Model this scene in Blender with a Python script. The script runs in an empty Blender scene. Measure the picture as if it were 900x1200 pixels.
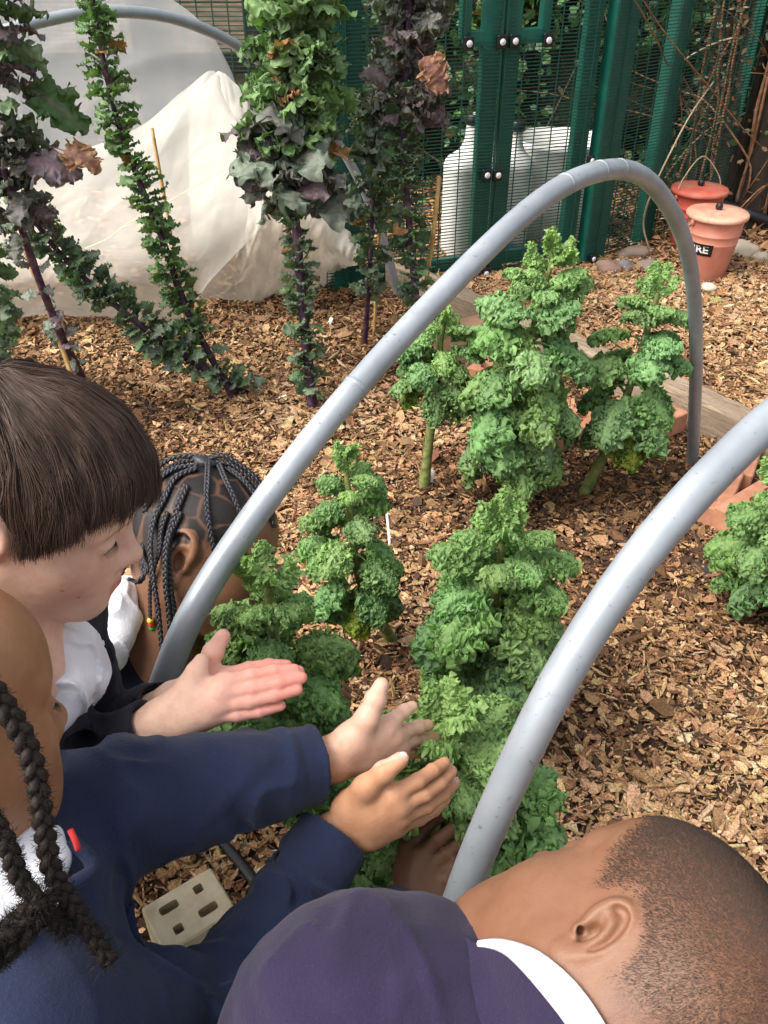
import bpy, math
import numpy as np
np.seterr(all='ignore')
RNG = np.random.default_rng(7)
scene = bpy.context.scene
COL = scene.collection
# ---------------------------------------------------------------- camera frame
FPX = 1006.0
PITCH = math.radians(36)
CR = np.array([1., 0, 0]); CU = np.array([0, math.sin(PITCH), math.cos(PITCH)]); CD = np.array([0, math.cos(PITCH), -math.sin(PITCH)])
CC = np.array([0, 0, 1.35])

def at(px, py, z):
    """a spot seen at pixel (px, py) of the 900x1200 photograph, z metres deep"""
    return CC + z*(CD + (px-450)/FPX*CR + (600-py)/FPX*CU)

def gnd(px, py, h=0.0):
    d = CD + (px-450)/FPX*CR + (600-py)/FPX*CU
    return CC + d*((h-CC[2])/d[2])

def proj(P):
    d = np.atleast_2d(P)-CC; z = d@CD
    return 450+FPX*(d@CR)/z, 600-FPX*(d@CU)/z, z

def unit(v):
    v = np.asarray(v, float); return v/(np.linalg.norm(v)+1e-12)

# ---------------------------------------------------------------- noise
def _hash(ix, iy, iz, seed):
    h = (ix*374761393 + iy*668265263 + iz*2147483647 + seed*1274126177) & 0xffffffff
    h = ((h ^ (h >> 13))*1274126177) & 0xffffffff
    h = ((h ^ (h >> 16))*668265263) & 0xffffffff
    return ((h ^ (h >> 15)) & 0xffff)/32767.5-1.0

def vnoise(P, seed=0):
    P = np.asarray(P, float)
    I = np.floor(P).astype(np.int64); f = P-I; f = f*f*f*(f*(f*6-15)+10)
    x, y, z = I[..., 0], I[..., 1], I[..., 2]
    out = 0
    for dx in (0, 1):
        wx = f[..., 0] if dx else 1-f[..., 0]
        for dy in (0, 1):
            wy = f[..., 1] if dy else 1-f[..., 1]
            for dz in (0, 1):
                wz = f[..., 2] if dz else 1-f[..., 2]
                out = out+wx*wy*wz*_hash(x+dx, y+dy, z+dz, seed)
    return out

def vnoise3(P, seed=0):
    return np.stack([vnoise(P, seed), vnoise(P+17.3, seed+11), vnoise(P-9.1, seed+23)], -1)

# ---------------------------------------------------------------- scene tree helpers
def mk_mesh(name, V, faces, mat=None, parent=None, smooth=True, col=None, cols=None, uv=None):
    """V (n,3); faces: (m,k) array or list of lists; col: (n,3) point colours; cols: dict of extra float attrs"""
    me = bpy.data.meshes.new(name)
    V = np.asarray(V, np.float32)
    me.vertices.add(len(V)); me.vertices.foreach_set('co', V.ravel())
    if isinstance(faces, np.ndarray):
        m, k = faces.shape
        me.loops.add(m*k); me.loops.foreach_set('vertex_index', faces.astype(np.int32).ravel())
        me.polygons.add(m)
        me.polygons.foreach_set('loop_start', np.arange(0, m*k, k, dtype=np.int32))
        me.polygons.foreach_set('loop_total', np.full(m, k, np.int32))
    else:
        tot = np.array([len(f) for f in faces], np.int32)
        flat = np.concatenate([np.asarray(f, np.int32) for f in faces])
        me.loops.add(len(flat)); me.loops.foreach_set('vertex_index', flat)
        me.polygons.add(len(tot))
        me.polygons.foreach_set('loop_start', np.r_[0, np.cumsum(tot)[:-1]].astype(np.int32))
        me.polygons.foreach_set('loop_total', tot)
    me.update(calc_edges=True)
    me.polygons.foreach_set('use_smooth', np.full(len(me.polygons), smooth, bool))
    if col is not None:
        a = me.color_attributes.new('Col', 'FLOAT_COLOR', 'POINT')
        c = np.ones((len(V), 4), np.float32); c[:, :3] = col
        a.data.foreach_set('color', c.ravel())
    if cols:
        for k_, v in cols.items():
            a = me.attributes.new(k_, 'FLOAT', 'POINT'); a.data.foreach_set('value', np.asarray(v, np.float32))
    me.validate()
    if mat: me.materials.append(mat)
    o = bpy.data.objects.new(name, me); COL.objects.link(o)
    if parent: attach(o, parent)
    return o

def attach(o, parent):
    o.parent = parent
    if parent.type == 'EMPTY' or True:
        o.matrix_parent_inverse = parent.matrix_world.inverted() if parent.get('_w') is None else parent.matrix_world.inverted()

def tag(o, label=None, cat=None, group=None, kind=None):
    if label: o['label'] = label
    if cat: o['category'] = cat
    if group: o['group'] = group
    if kind: o['kind'] = kind
    return o

def empty(name, loc, label, cat, group=None):
    o = bpy.data.objects.new(name, None); COL.objects.link(o)
    o.location = [float(v) for v in loc]; o.empty_display_size = .05
    o.matrix_world = __import__('mathutils').Matrix.Translation(o.location)
    return tag(o, label, cat, group)

class MB:
    """collects pieces into one mesh"""
    def __init__(s): s.V = []; s.F = []; s.n = 0; s.C = []; s.has = False
    def add(s, V, F, col=None):
        V = np.asarray(V, float); s.V.append(V)
        if isinstance(F, np.ndarray): F = F.tolist()
        s.F += [[i+s.n for i in f] for f in F]; s.n += len(V)
        s.C.append(np.tile(np.array(col if col is not None else (1, 1, 1), float), (len(V), 1)) if np.ndim(col) < 2 else col)
        if col is not None: s.has = True
    def build(s, name, mat, parent=None, smooth=True):
        return mk_mesh(name, np.concatenate(s.V), s.F, mat, parent, smooth, np.concatenate(s.C) if s.has else None)

def frame_from(d, hint=(0, 0, 1)):
    d = unit(d); h = np.array(hint, float)
    if abs(d@unit(h)) > .95: h = np.array([1., 0, 0])
    a = unit(np.cross(h, d)); b = np.cross(d, a); return a, b, d

def tube(path, r, n=12, cap=True, closed=False, flat=None, hint=(0, 0, 1)):
    P = np.asarray(path, float); m = len(P)
    r = np.broadcast_to(np.asarray(r, float), (m,))
    T = np.gradient(P, axis=0) if not closed else np.roll(P, -1, 0)-np.roll(P, 1, 0)
    T /= np.linalg.norm(T, axis=1)[:, None]+1e-12
    a, b, _ = frame_from(T[0], hint)
    V = []
    ang = np.arange(n)/n*2*math.pi
    for i in range(m):
        a = unit(a-T[i]*(a@T[i])); b = np.cross(T[i], a)
        V.append(P[i]+r[i]*(np.cos(ang)[:, None]*a+np.sin(ang)[:, None]*b*(flat or 1)))
    V = np.concatenate(V); F = []
    for i in range(m if closed else m-1):
        i2 = (i+1) % m
        for j in range(n):
            j2 = (j+1) % n
            F.append([i*n+j, i*n+j2, i2*n+j2, i2*n+j])
    if cap and not closed:
        F.append(list(range(n))[::-1]); F.append([(m-1)*n+j for j in range(n)])
    return V, F

def spline(pts, n=40):
    P = np.asarray(pts, float)
    if len(P) < 3: 
        t = np.linspace(0, 1, n)[:, None]; return P[0]*(1-t)+P[-1]*t
    E = np.vstack([2*P[0]-P[1], P, 2*P[-1]-P[-2]])
    d = np.r_[0, np.cumsum(np.linalg.norm(np.diff(P, axis=0), axis=1))]
    s = np.linspace(0, d[-1], n); out = []
    for v in s:
        i = min(np.searchsorted(d, v, side='right')-1, len(P)-2); t = (v-d[i])/(d[i+1]-d[i]+1e-12)
        p0, p1, p2, p3 = E[i], E[i+1], E[i+2], E[i+3]
        out.append(.5*((2*p1)+(-p0+p2)*t+(2*p0-5*p1+4*p2-p3)*t*t+(-p0+3*p1-3*p2+p3)*t**3))
    return np.array(out)

def box(c, size, M=None, bev=0.0):
    """bevelled box: c centre, size full extents, M columns axes"""
    M = np.eye(3) if M is None else np.asarray(M, float)
    h = np.asarray(size, float)/2; b = min(bev, h.min()*.9)
    if b <= 0:
        V = np.array([[x, y, z] for x in (-1, 1) for y in (-1, 1) for z in (-1, 1)])*h
        F = [[0, 1, 3, 2], [4, 6, 7, 5], [0, 4, 5, 1], [2, 3, 7, 6], [0, 2, 6, 4], [1, 5, 7, 3]]
        return V@M.T+c, F
    V = []; idx = {}
    for sx in (-1, 1):
        for sy in (-1, 1):
            for sz in (-1, 1):
                s = np.array([sx, sy, sz])
                for k in range(3):
                    p = h-b; p = p.copy(); p[k] = h[k]; idx[(sx, sy, sz, k)] = len(V); V.append(s*p)
    F = []
    def q(*k): F.append([idx[i] for i in k])
    for s in (-1, 1):
        f = [(s, -1, -1, 0), (s, 1, -1, 0), (s, 1, 1, 0), (s, -1, 1, 0)]; q(*(f if s > 0 else f[::-1]))
        f = [(-1, s, -1, 1), (-1, s, 1, 1), (1, s, 1, 1), (1, s, -1, 1)]; q(*(f if s > 0 else f[::-1]))
        f = [(-1, -1, s, 2), (1, -1, s, 2), (1, 1, s, 2), (-1, 1, s, 2)]; q(*(f if s > 0 else f[::-1]))
    for a in (-1, 1):
        for c2 in (-1, 1):
            s = a*c2
            f = [(-1, a, c2, 1), (1, a, c2, 1), (1, a, c2, 2), (-1, a, c2, 2)]; q(*(f if s > 0 else f[::-1]))
            f = [(a, -1, c2, 2), (a, 1, c2, 2), (a, 1, c2, 0), (a, -1, c2, 0)]; q(*(f if s > 0 else f[::-1]))
            f = [(a, c2, -1, 0), (a, c2, 1, 0), (a, c2, 1, 1), (a, c2, -1, 1)]; q(*(f if s > 0 else f[::-1]))
            for d in (-1, 1):
                f = [(a, c2, d, 0), (a, c2, d, 1), (a, c2, d, 2)]; q(*(f if a*c2*d > 0 else f[::-1]))
    F = F[:6*1+12]+[t for t in F[18:]]
    # drop duplicate corner triangles
    seen = set(); G = []
    for f in F:
        k = tuple(sorted(f))
        if k in seen: continue
        seen.add(k); G.append(f)
    return np.array(V)@M.T+c, G

def lathe(prof, n=40, c=(0, 0, 0), M=None):
    M = np.eye(3) if M is None else np.asarray(M, float)
    ang = np.arange(n)/n*2*math.pi; V = []
    for r, z in prof: V.append(np.stack([r*np.cos(ang), r*np.sin(ang), np.full(n, z)], 1))
    V = np.concatenate(V); F = []
    for i in range(len(prof)-1):
        for j in range(n):
            j2 = (j+1) % n; F.append([i*n+j, i*n+j2, (i+1)*n+j2, (i+1)*n+j])
    F.append(list(range(n))[::-1]); F.append([(len(prof)-1)*n+j for j in range(n)])
    return V@M.T+np.array(c), F

def blob(c, r, M=None, nu=16, nv=10, amp=0, freq=8, seed=0):
    r = np.broadcast_to(np.asarray(r, float), (3,)); M = np.eye(3) if M is None else M
    V = [[0, 0, 1.]]
    for i in range(1, nv):
        t = math.pi*i/nv
        for j in range(nu): V.append([math.sin(t)*math.cos(2*math.pi*j/nu), math.sin(t)*math.sin(2*math.pi*j/nu), math.cos(t)])
    V.append([0, 0, -1.]); V = np.array(V)
    F = [[0, 1+j, 1+(j+1) % nu] for j in range(nu)]
    for i in range(nv-2):
        for j in range(nu):
            a = 1+i*nu; F.append([a+j, a+nu+j, a+nu+(j+1) % nu, a+(j+1) % nu])
    L = len(V)-1; a = 1+(nv-2)*nu
    F += [[a+j, L, a+(j+1) % nu] for j in range(nu)]
    if amp: V = V*(1+amp*vnoise(V*freq/4+seed*3.1, seed))[:, None]
    return (V*r)@M.T+np.asarray(c), F

# ---------------------------------------------------------------- materials
class Mat:
    def __init__(s, name, base=(.5, .5, .5), rough=.6, spec=.5, metal=0, sss=0, sss_rad=(1, .4, .2), sss_scale=.01, sheen=0, trans=0, alpha=1):
        s.m = bpy.data.materials.new(name); s.m.use_nodes = True
        s.t = s.m.node_tree; s.N = s.t.nodes; s.L = s.t.links
        s.p = s.N['Principled BSDF']; s.p.inputs['Base Color'].default_value = (*base, 1); s.p.inputs['Roughness'].default_value = rough
        s.p.inputs['Specular IOR Level'].default_value = spec; s.p.inputs['Metallic'].default_value = metal
        if sss:
            s.p.inputs['Subsurface Weight'].default_value = sss; s.p.inputs['Subsurface Radius'].default_value = sss_rad; s.p.inputs['Subsurface Scale'].default_value = sss_scale
        if sheen: s.p.inputs['Sheen Weight'].default_value = sheen; s.p.inputs['Sheen Roughness'].default_value = .6
        s.p.inputs['Alpha'].default_value = alpha
        s.co = s.N.new('ShaderNodeTexCoord').outputs['Object']
    def n(s, typ, **kw):
        n = s.N.new(typ)
        for k, v in kw.items():
            if k in n.inputs: n.inputs[k].default_value = v
            else: setattr(n, k, v)
        return n
    def noise(s, scale, detail=3, rough=.55, dist=0, vec=None, stretch=None):
        n = s.n('ShaderNodeTexNoise'); n.inputs['Scale'].default_value = scale; n.inputs['Detail'].default_value = detail
        n.inputs['Roughness'].default_value = rough; n.inputs['Distortion'].default_value = dist
        v = vec or s.co
        if stretch:
            m = s.n('ShaderNodeMapping'); m.inputs['Scale'].default_value = stretch; s.L.new(v, m.inputs['Vector']); v = m.outputs[0]
        s.L.new(v, n.inputs['Vector']); return n.outputs['Fac']
    def ramp(s, fac, stops):
        r = s.n('ShaderNodeValToRGB'); s.L.new(fac, r.inputs[0]); e = r.color_ramp.elements
        while len(e) < len(stops): e.new(.5)
        for el, (p, c) in zip(e, stops): el.position = p; el.color = (*c, 1) if len(c) == 3 else c
        return r.outputs[0]
    def attr(s, name='Col'):
        a = s.n('ShaderNodeAttribute'); a.attribute_name = name; return a
    def mix(s, a, b, fac, blend='MIX'):
        m = s.n('ShaderNodeMix', data_type='RGBA', blend_type=blend)
        for i, v in ((0, fac), (6, a), (7, b)):
            if hasattr(v, 'is_linked') or hasattr(v, 'links'): s.L.new(v, m.inputs[i])
            else: m.inputs[i].default_value = v if i == 0 else (*v, 1)
        return m.outputs[2]
    def color(s, c): s.L.new(c, s.p.inputs['Base Color']); return s
    def bump(s, h, strength=.3, dist=.002):
        b = s.n('ShaderNodeBump'); b.inputs['Strength'].default_value = strength; b.inputs['Distance'].default_value = dist
        s.L.new(h, b.inputs['Height'])
        if s.p.inputs['Normal'].is_linked: s.L.new(s.p.inputs['Normal'].links[0].from_socket, b.inputs['Normal'])
        s.L.new(b.outputs[0], s.p.inputs['Normal']); return s
    def roughn(s, fac, lo, hi):
        m = s.n('ShaderNodeMapRange'); m.inputs[3].default_value = lo; m.inputs[4].default_value = hi; s.L.new(fac, m.inputs[0]); s.L.new(m.outputs[0], s.p.inputs['Roughness']); return s

def ncol(name, stops, scale, detail=4, rough=.7, bump=.3, bdist=.002, bscale=None, spec=.4, stretch=None, **kw):
    m = Mat(name, rough=rough, spec=spec, **kw)
    m.color(m.ramp(m.noise(scale, detail, stretch=stretch), stops))
    if bump: m.bump(m.noise(bscale or scale*3, 5, stretch=stretch), bump, bdist)
    return m.m

# ---------------------------------------------------------------- signed distance modelling
class Shape:
    def __init__(s): s.groups = []
    def group(s, k=.004, kj=.004, op='add'):
        g = dict(p=[], k=k, kj=kj, op=op); s.groups.append(g); return g
def cap(g, a, b, ra, rb=None): g['p'].append(('c', np.array(a, float), np.array(b, float), ra, ra if rb is None else rb))
def ell(g, c, r, M=None): g['p'].append(('e', np.array(c, float), np.broadcast_to(np.asarray(r, float), (3,)).copy(), np.eye(3) if M is None else np.asarray(M, float)))
def cyl(g, a, b, ra, rb, rnd=.002): g['p'].append(('y', np.array(a, float), np.array(b, float), ra, rb, rnd))

def prim_d(q, P):
    if q[0] == 'c':
        _, a, b, ra, rb = q; ab = b-a; L = ab@ab+1e-12
        t = np.clip((P-a)@ab/L, 0, 1)
        return np.linalg.norm(P-a-t[:, None]*ab, axis=1)-(ra+(rb-ra)*t)
    if q[0] == 'e':
        _, c, r, M = q; l = (P-c)@M
        k0 = np.sqrt(((l/r)**2).sum(1)); k1 = np.sqrt(((l/r**2)**2).sum(1))+1e-9
        return k0*(k0-1)/k1
    if q[0] == 'y':
        _, a, b, ra, rb, rnd = q; ab = b-a; L = np.linalg.norm(ab); u = ab/L
        s = (P-a)@u; rad = np.linalg.norm(P-a-s[:, None]*u, axis=1)
        dr = rad-(ra+(rb-ra)*np.clip(s/L, 0, 1))+rnd; dz = np.abs(s-L/2)-L/2+rnd
        return np.minimum(np.maximum(dr, dz), 0)+np.hypot(np.maximum(dr, 0), np.maximum(dz, 0))-rnd

def prim_bound(q):
    if q[0] == 'e': return q[1], q[2].max()
    c = (q[1]+q[2])/2; return c, np.linalg.norm(q[1]-q[2])/2+max(q[3], q[4])

def smin(a, b, k):
    if k <= 0: return np.minimum(a, b)
    h = np.maximum(k-np.abs(a-b), 0)/k
    return np.minimum(a, b)-h*h*k*.25

BIG = 9.
def sdf(shape, P, blk=None, bc=None, br=0):
    """blk: per-point block index, bc block centres for culling"""
    d = np.full(len(P), BIG)
    for g in shape.groups:
        dg = np.full(len(P), BIG)
        for q in g['p']:
            if bc is not None:
                c, R = prim_bound(q)
                near = np.linalg.norm(bc-c, axis=1) < R+br+max(g['k'], g['kj'])*1.5+.028
                if not near.any(): continue
                if near.all(): m = slice(None)
                else: m = near[blk]
                dg[m] = smin(dg[m], prim_d(q, P[m]), g['k'])
            else:
                dg = smin(dg, prim_d(q, P), g['k'])
        if g['op'] == 'add': d = smin(d, dg, g['kj'])
        else: d = -smin(-d, dg, g['kj'])
    return d

def mesh_sdf(shape, h, disp=None, pad=.006):
    lo = np.full(3, 9.); hi = -lo
    for g in shape.groups:
        if g['op'] != 'add': continue
        for q in g['p']:
            c, R = prim_bound(q); lo = np.minimum(lo, c-R-pad); hi = np.maximum(hi, c+R+pad)
    n = np.ceil((hi-lo)/(8*h)).astype(int)+1
    I = np.stack(np.meshgrid(*[np.arange(k) for k in n], indexing='ij'), -1).reshape(-1, 3)
    ctr = lo+(I+.5)*8*h; keep = []
    for s in range(0, len(ctr), 60000):
        c = ctr[s:s+60000]; keep.append(np.abs(sdf(shape, c)) < 8*h*.9+pad)
    I = I[np.concatenate(keep)]; ctr = lo+(I+.5)*8*h
    g9 = np.stack(np.meshgrid(*[np.arange(9)]*3, indexing='ij'), -1).reshape(-1, 3)
    VV = np.empty((len(I), 9, 9, 9), np.float32)
    CH = 300
    for s in range(0, len(I), CH):
        ii = I[s:s+CH]; P = (lo+((ii*8)[:, None]+g9[None])*h).reshape(-1, 3)
        blk = np.repeat(np.arange(len(ii)), 729)
        d = sdf(shape, P, blk, ctr[s:s+CH], 8*h*.87)
        if disp is not None:
            m = np.abs(d) < .02; d[m] += disp(P[m])
        VV[s:s+CH] = d.reshape(-1, 9, 9, 9)
    N = (n*8+2).astype(np.int64)
    key = lambda G: (G[:, 0]*N[1]+G[:, 1])*N[2]+G[:, 2]
    ins = VV < 0
    cs = np.zeros((len(I), 8, 8, 8), np.int8)
    for a in (0, 1):
        for b in (0, 1):
            for c in (0, 1): cs += ins[:, a:a+8, b:b+8, c:c+8]
    bi, ci, cj, ck = np.nonzero((cs > 0) & (cs < 8))
    cv = {}
    for a in (0, 1):
        for b in (0, 1):
            for c in (0, 1): cv[a, b, c] = VV[bi, ci+a, cj+b, ck+c]
    acc = np.zeros((len(bi), 3)); cnt = np.zeros(len(bi))
    for ax in range(3):
        for u in (0, 1):
            for v in (0, 1):
                o = [u, v]; p0 = o[:ax]+[0]+o[ax:]; p1 = o[:ax]+[1]+o[ax:]
                v0, v1 = cv[tuple(p0)], cv[tuple(p1)]; m = (v0 < 0) != (v1 < 0)
                t = v0/(v0-v1+1e-20); q = np.tile(np.array(p0, float), (len(bi), 1)); q[:, ax] = t
                acc[m] += q[m]; cnt[m] += 1
    G = I[bi]*8+np.stack([ci, cj, ck], 1); V = lo+(G+acc/cnt[:, None])*h
    kk = key(G.astype(np.int64)); order = np.argsort(kk); ks = kk[order]
    F = []
    for ax in range(3):
        sl = [slice(0, 8)]*3; s2 = list(sl); s2[ax] = slice(1, 9)
        A = ins[(slice(None), *sl)]; B = ins[(slice(None), *s2)]
        e = np.nonzero(A != B); E = I[e[0]]*8+np.stack(e[1:], 1); flip = A[e]
        o1, o2 = [(1, 2), (2, 0), (0, 1)][ax]
        idx = []
        ok = np.ones(len(E), bool)
        for d1, d2 in ((-1, -1), (0, -1), (0, 0), (-1, 0)):
            Q = E.copy(); Q[:, o1] += d1; Q[:, o2] += d2; k = key(Q.astype(np.int64))
            j = np.clip(np.searchsorted(ks, k), 0, len(ks)-1); ok &= ks[j] == k; idx.append(order[j])
        f = np.stack(idx, 1)
        f[~flip] = f[~flip][:, ::-1]; F.append(f[ok])
    return V, np.concatenate(F)
# ================================================================ people
class Head:
    def __init__(s, c, f, u, sc=1.0):
        s.c = np.array(c); f = unit(f); u = np.array(u, float); u = unit(u-f*(u@f)); l = np.cross(u, f)
        s.M = np.stack([f, l, u], 1); s.s = sc
    def w(s, *p): return s.c+s.M@(np.array(p, float)*s.s)
    def local(s, P): return (P-s.c)@s.M/s.s

EARC = (-.006, .0655, -.010)
def ear_frame(H, side, es=1.0, tilt=26):
    o = H.w(EARC[0], EARC[1]*side, EARC[2]); f = H.M[:, 0]; u = H.M[:, 2]; out = H.M[:, 1]*side
    t = math.radians(tilt); f2 = f*math.cos(t)+out*math.sin(t); n2 = out*math.cos(t)-f*math.sin(t)
    b = math.radians(-10); f3 = f2*math.cos(b)+u*math.sin(b); u3 = u*math.cos(b)-f2*math.sin(b)
    M = np.stack([f3, u3, n2], 1)
    return o, M, es*H.s

def head_shape(S, H, es=1.0, slit=.0016, lids=True, ears=(1, -1), fat=1.0, easp=.88, nw=1.0):
    w = H.w; s = H.s; M = H.M
    g = S.group(k=.03*s, kj=.02*s)
    ell(g, w(-.010, 0, .030), np.array([.089, .0725, .077])*s, M)
    ell(g, w(.022, 0, .036), np.array([.060, .060, .054])*s, M)
    ell(g, w(-.012, 0, -.018), np.array([.064, .061, .052])*s, M)
    ell(g, w(.030, 0, -.028), np.array([.050, .052*fat, .062])*s, M)
    for y in (-1, 1):
        ell(g, w(.045, y*.0285, -.034), np.array([.028, .0245*fat, .028])*s, M)
        cap(g, w(-.006, y*.0445, -.044), w(.061, y*.014, -.084), .0165*s*fat, .015*s)
    cap(g, w(.0695, -.007, -.087), w(.0695, .007, -.087), .0155*s)
    ell(g, w(.069, 0, -.056), np.array([.0215, .028, .024])*s, M)
    # brow ridge and eye sockets
    g = S.group(k=.01*s, kj=.014*s)
    for y in (-1, 1): cap(g, w(.073, y*.014, .024), w(.058, y*.044, .020), .010*s, .009*s)
    g = S.group(k=.004, kj=.016*s, op='sub')
    for y in (-1, 1): ell(g, w(.092, y*.029, .003), np.array([.015, .016, .010])*s, M)
    g = S.group(k=.004*s, kj=.006*s)
    for y in (-1, 1): ell(g, w(.0685, y*.0295, .003), np.array([.0118, .0150, .0115])*s, M)
    # nose
    g = S.group(k=.008*s, kj=.009*s)
    cap(g, w(.078, 0, .012), w(.094, 0, -.020), .0060*s, .0085*s*nw); ell(g, w(.0985, 0, -.025), np.array([.0095, .0095*nw, .0085*nw])*s, M)
    for y in (-1, 1): ell(g, w(.0895, y*.0105*nw, -.029), np.array([.0085, .0065*nw, .0070*nw])*s, M)
    g = S.group(k=.002, kj=.003*s, op='sub')
    for y in (-1, 1): ell(g, w(.0950, y*.0058, -.0365), np.array([.0042, .0026, .0040])*s, M)
    # lips
    g = S.group(k=.003*s, kj=.005*s)
    for y in (-1, 1):
        cap(g, w(.0920, y*.003, -.0500), w(.0790, y*.0235, -.0560), .0050*s, .0020*s)
        cap(g, w(.0905, y*.001, -.0605), w(.0785, y*.0220, -.0570), .0058*s, .0020*s)
    g = S.group(k=.001, kj=.0025*s, op='sub')
    for y in (-1, 1): cap(g, w(.0985, 0, -.0552), w(.0830, y*.023, -.0566), .0010*s)
    g = S.group(k=.002, kj=.010*s, op='sub'); ell(g, w(.1030, 0, -.0735), np.array([.015, .015, .0048])*s, M)
    cap(g, w(.0990, 0, -.040), w(.0965, 0, -.046), .0022*s)
    # eye slit + lid crease
    g = S.group(k=0, kj=.0012*s, op='sub')
    for y in (-1, 1): ell(g, w(.081, y*.0295, .0000), np.array([.006, .0125, slit])*s, M)
    g = S.group(k=0, kj=.003*s, op='sub')
    for y in (-1, 1): cap(g, w(.0815, y*.022, .0085), w(.0755, y*.040, .0075), .0009*s)
    # ears
    for side in ears:
        o, E, q = ear_frame(H, side, es)
        e = lambda a, b, c: o+E@(np.array([a*easp, b, c])*q)
        g = S.group(k=.0045*q, kj=.004*q)
        ell(g, e(-.010, .004, .0035), np.array([.0165*easp, .0255, .0036])*q, E)
        hp = [(.003, .001, .0045), (.006, .010, .005), (.005, .020, .0065), (-.001, .0275, .008), (-.010, .0305, .009), (-.019, .027, .0095), (-.0245, .018, .010), (-.0255, .006, .010), (-.022, -.006, .0095), (-.015, -.016, .0075), (-.008, -.021, .0055)]
        hp = [tuple(r) for r in spline(hp, 22)]
        for i in range(len(hp)-1): cap(g, e(*hp[i]), e(*hp[i+1]), .0031*q)
        ell(g, e(-.006, -.0225, .0040), np.array([.0080, .0080, .0042])*q, E)
        ell(g, e(-.010, .002, -.003), np.array([.013*easp, .020, .006])*q, E)
        g = S.group(k=.002*q, kj=.003*q, op='sub')
        ell(g, e(-.0075, -.002, .0095), np.array([.0090*easp, .0115, .0090])*q, E)
        sp = [tuple(r) for r in spline([(-.004, .024, .0105), (-.012, .0255, .0115), (-.0185, .018, .0125), (-.020, .006, .0125), (-.017, -.005, .0115)], 12)]
        for i in range(len(sp)-1): cap(g, e(*sp[i]), e(*sp[i+1]), .0028*q)
        g = S.group(k=.003*q, kj=.003*q)
        ap = [tuple(r) for r in spline([(-.001, .0165, .0065), (-.009, .0165, .0085), (-.0145, .009, .0095), (-.0155, 0, .0095), (-.0125, -.009, .0085), (-.0075, -.0135, .007)], 12)]
        for i in range(len(ap)-1): cap(g, e(*ap[i]), e(*ap[i+1]), .0023*q)
        ell(g, e(.0035, -.0045, .0055), np.array([.0042, .0050, .0042])*q, E)
        g = S.group(k=0, kj=.002*q, op='sub'); cap(g, e(.0005, -.004, .006), e(.004, -.005, -.003), .0036*q, .002*q)

def head_colour(H, P, C, lip, brow=None, blush=None, hairfn=None):
    L = H.local(P)
    x, y, z = L.T; near = (np.abs(L) < .14).all(1)
    ay = np.abs(y)
    # lips
    lc = np.exp(-(((z+.0560)/.0078)**4))*np.clip((.0255-ay)/.006, 0, 1)*np.clip((x-.077)/.005, 0, 1)*near
    C = C*(1-.75*lc[:, None])+np.array(lip)*.75*lc[:, None]
    if brow is not None:
        zz = .0215+.10*(ay-.014)-4.5*np.maximum(ay-.028, 0)**2*8
        b = np.exp(-((z-zz)/.0032)**2)*np.clip((ay-.009)/.005, 0, 1)*np.clip((.048-ay)/.008, 0, 1)*(x > .03)*near*(.72+.28*vnoise(L*600))
        C = C*(1-.8*b[:, None])+np.array(brow)*.8*b[:, None]
    if blush is not None:
        b = (np.exp(-(((x-.06)/.03)**2+((ay-.042)/.024)**2+((z+.03)/.024)**2))+.7*np.exp(-(((x-.10)/.014)**2+(y/.014)**2+((z+.025)/.014)**2)))*near
        e = np.exp(-(((x+.012)/.03)**2+((z+.008)/.035)**2))*(ay > .068)*near*.6
        C = C*(1-np.clip(b+e, 0, 1)[:, None]*.45)+np.array(blush)*np.clip(b+e, 0, 1)[:, None]*.45
    return C

def hand(S, wrist, knuck, fingers, thumb, rp=.0115, rf=(.0080, .0072, .0058), rw=.019, thr=(.0135, .0108, .0096, .0076), cup=None):
    """wrist point, 4 knuckles, finger chains (3 more points each), thumb chain (4 points)"""
    g = S.group(k=.013, kj=.012)
    wr = np.array(wrist); kn = [np.array(k) for k in knuck]
    mid = sum(kn)/4
    side = unit(kn[0]-kn[3])
    for i, k in enumerate(kn):
        a = wr+side*(.010*(1.5-i)/1.5)
        cap(g, a, wr*.0+a+(k-a)*.55, rp*1.18, rp*1.05); cap(g, a+(k-a)*.55, k, rp*1.05, rp*.86)
    cap(g, thumb[0], thumb[1], thr[0], thr[1])
    cap(g, thumb[0], (kn[0]+wr)/2, thr[0]*.8, rp*.8)
    F = S.group(k=.0016, kj=.006)
    for i, (k, ch) in enumerate(zip(kn, fingers)):
        if ch is None: continue
        q = (1., 1.03, .98, .86)[i]; pts = [k]+[np.array(c) for c in ch]
        rr = [rf[0]*1.02, rf[1], rf[1]*.92, rf[2]]
        for j in range(len(pts)-1):
            cap(F, pts[j], pts[j+1], rr[j]*q, rr[j+1]*q)
            if j: cap(F, pts[j], pts[j], rr[j]*q*1.07)
    T = S.group(k=.003, kj=.007)
    for j in range(1, len(thumb)-1): cap(T, thumb[j], thumb[j+1], thr[j], thr[j+1])
    cap(T, thumb[2], thumb[2], thr[2]*1.07)

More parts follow.
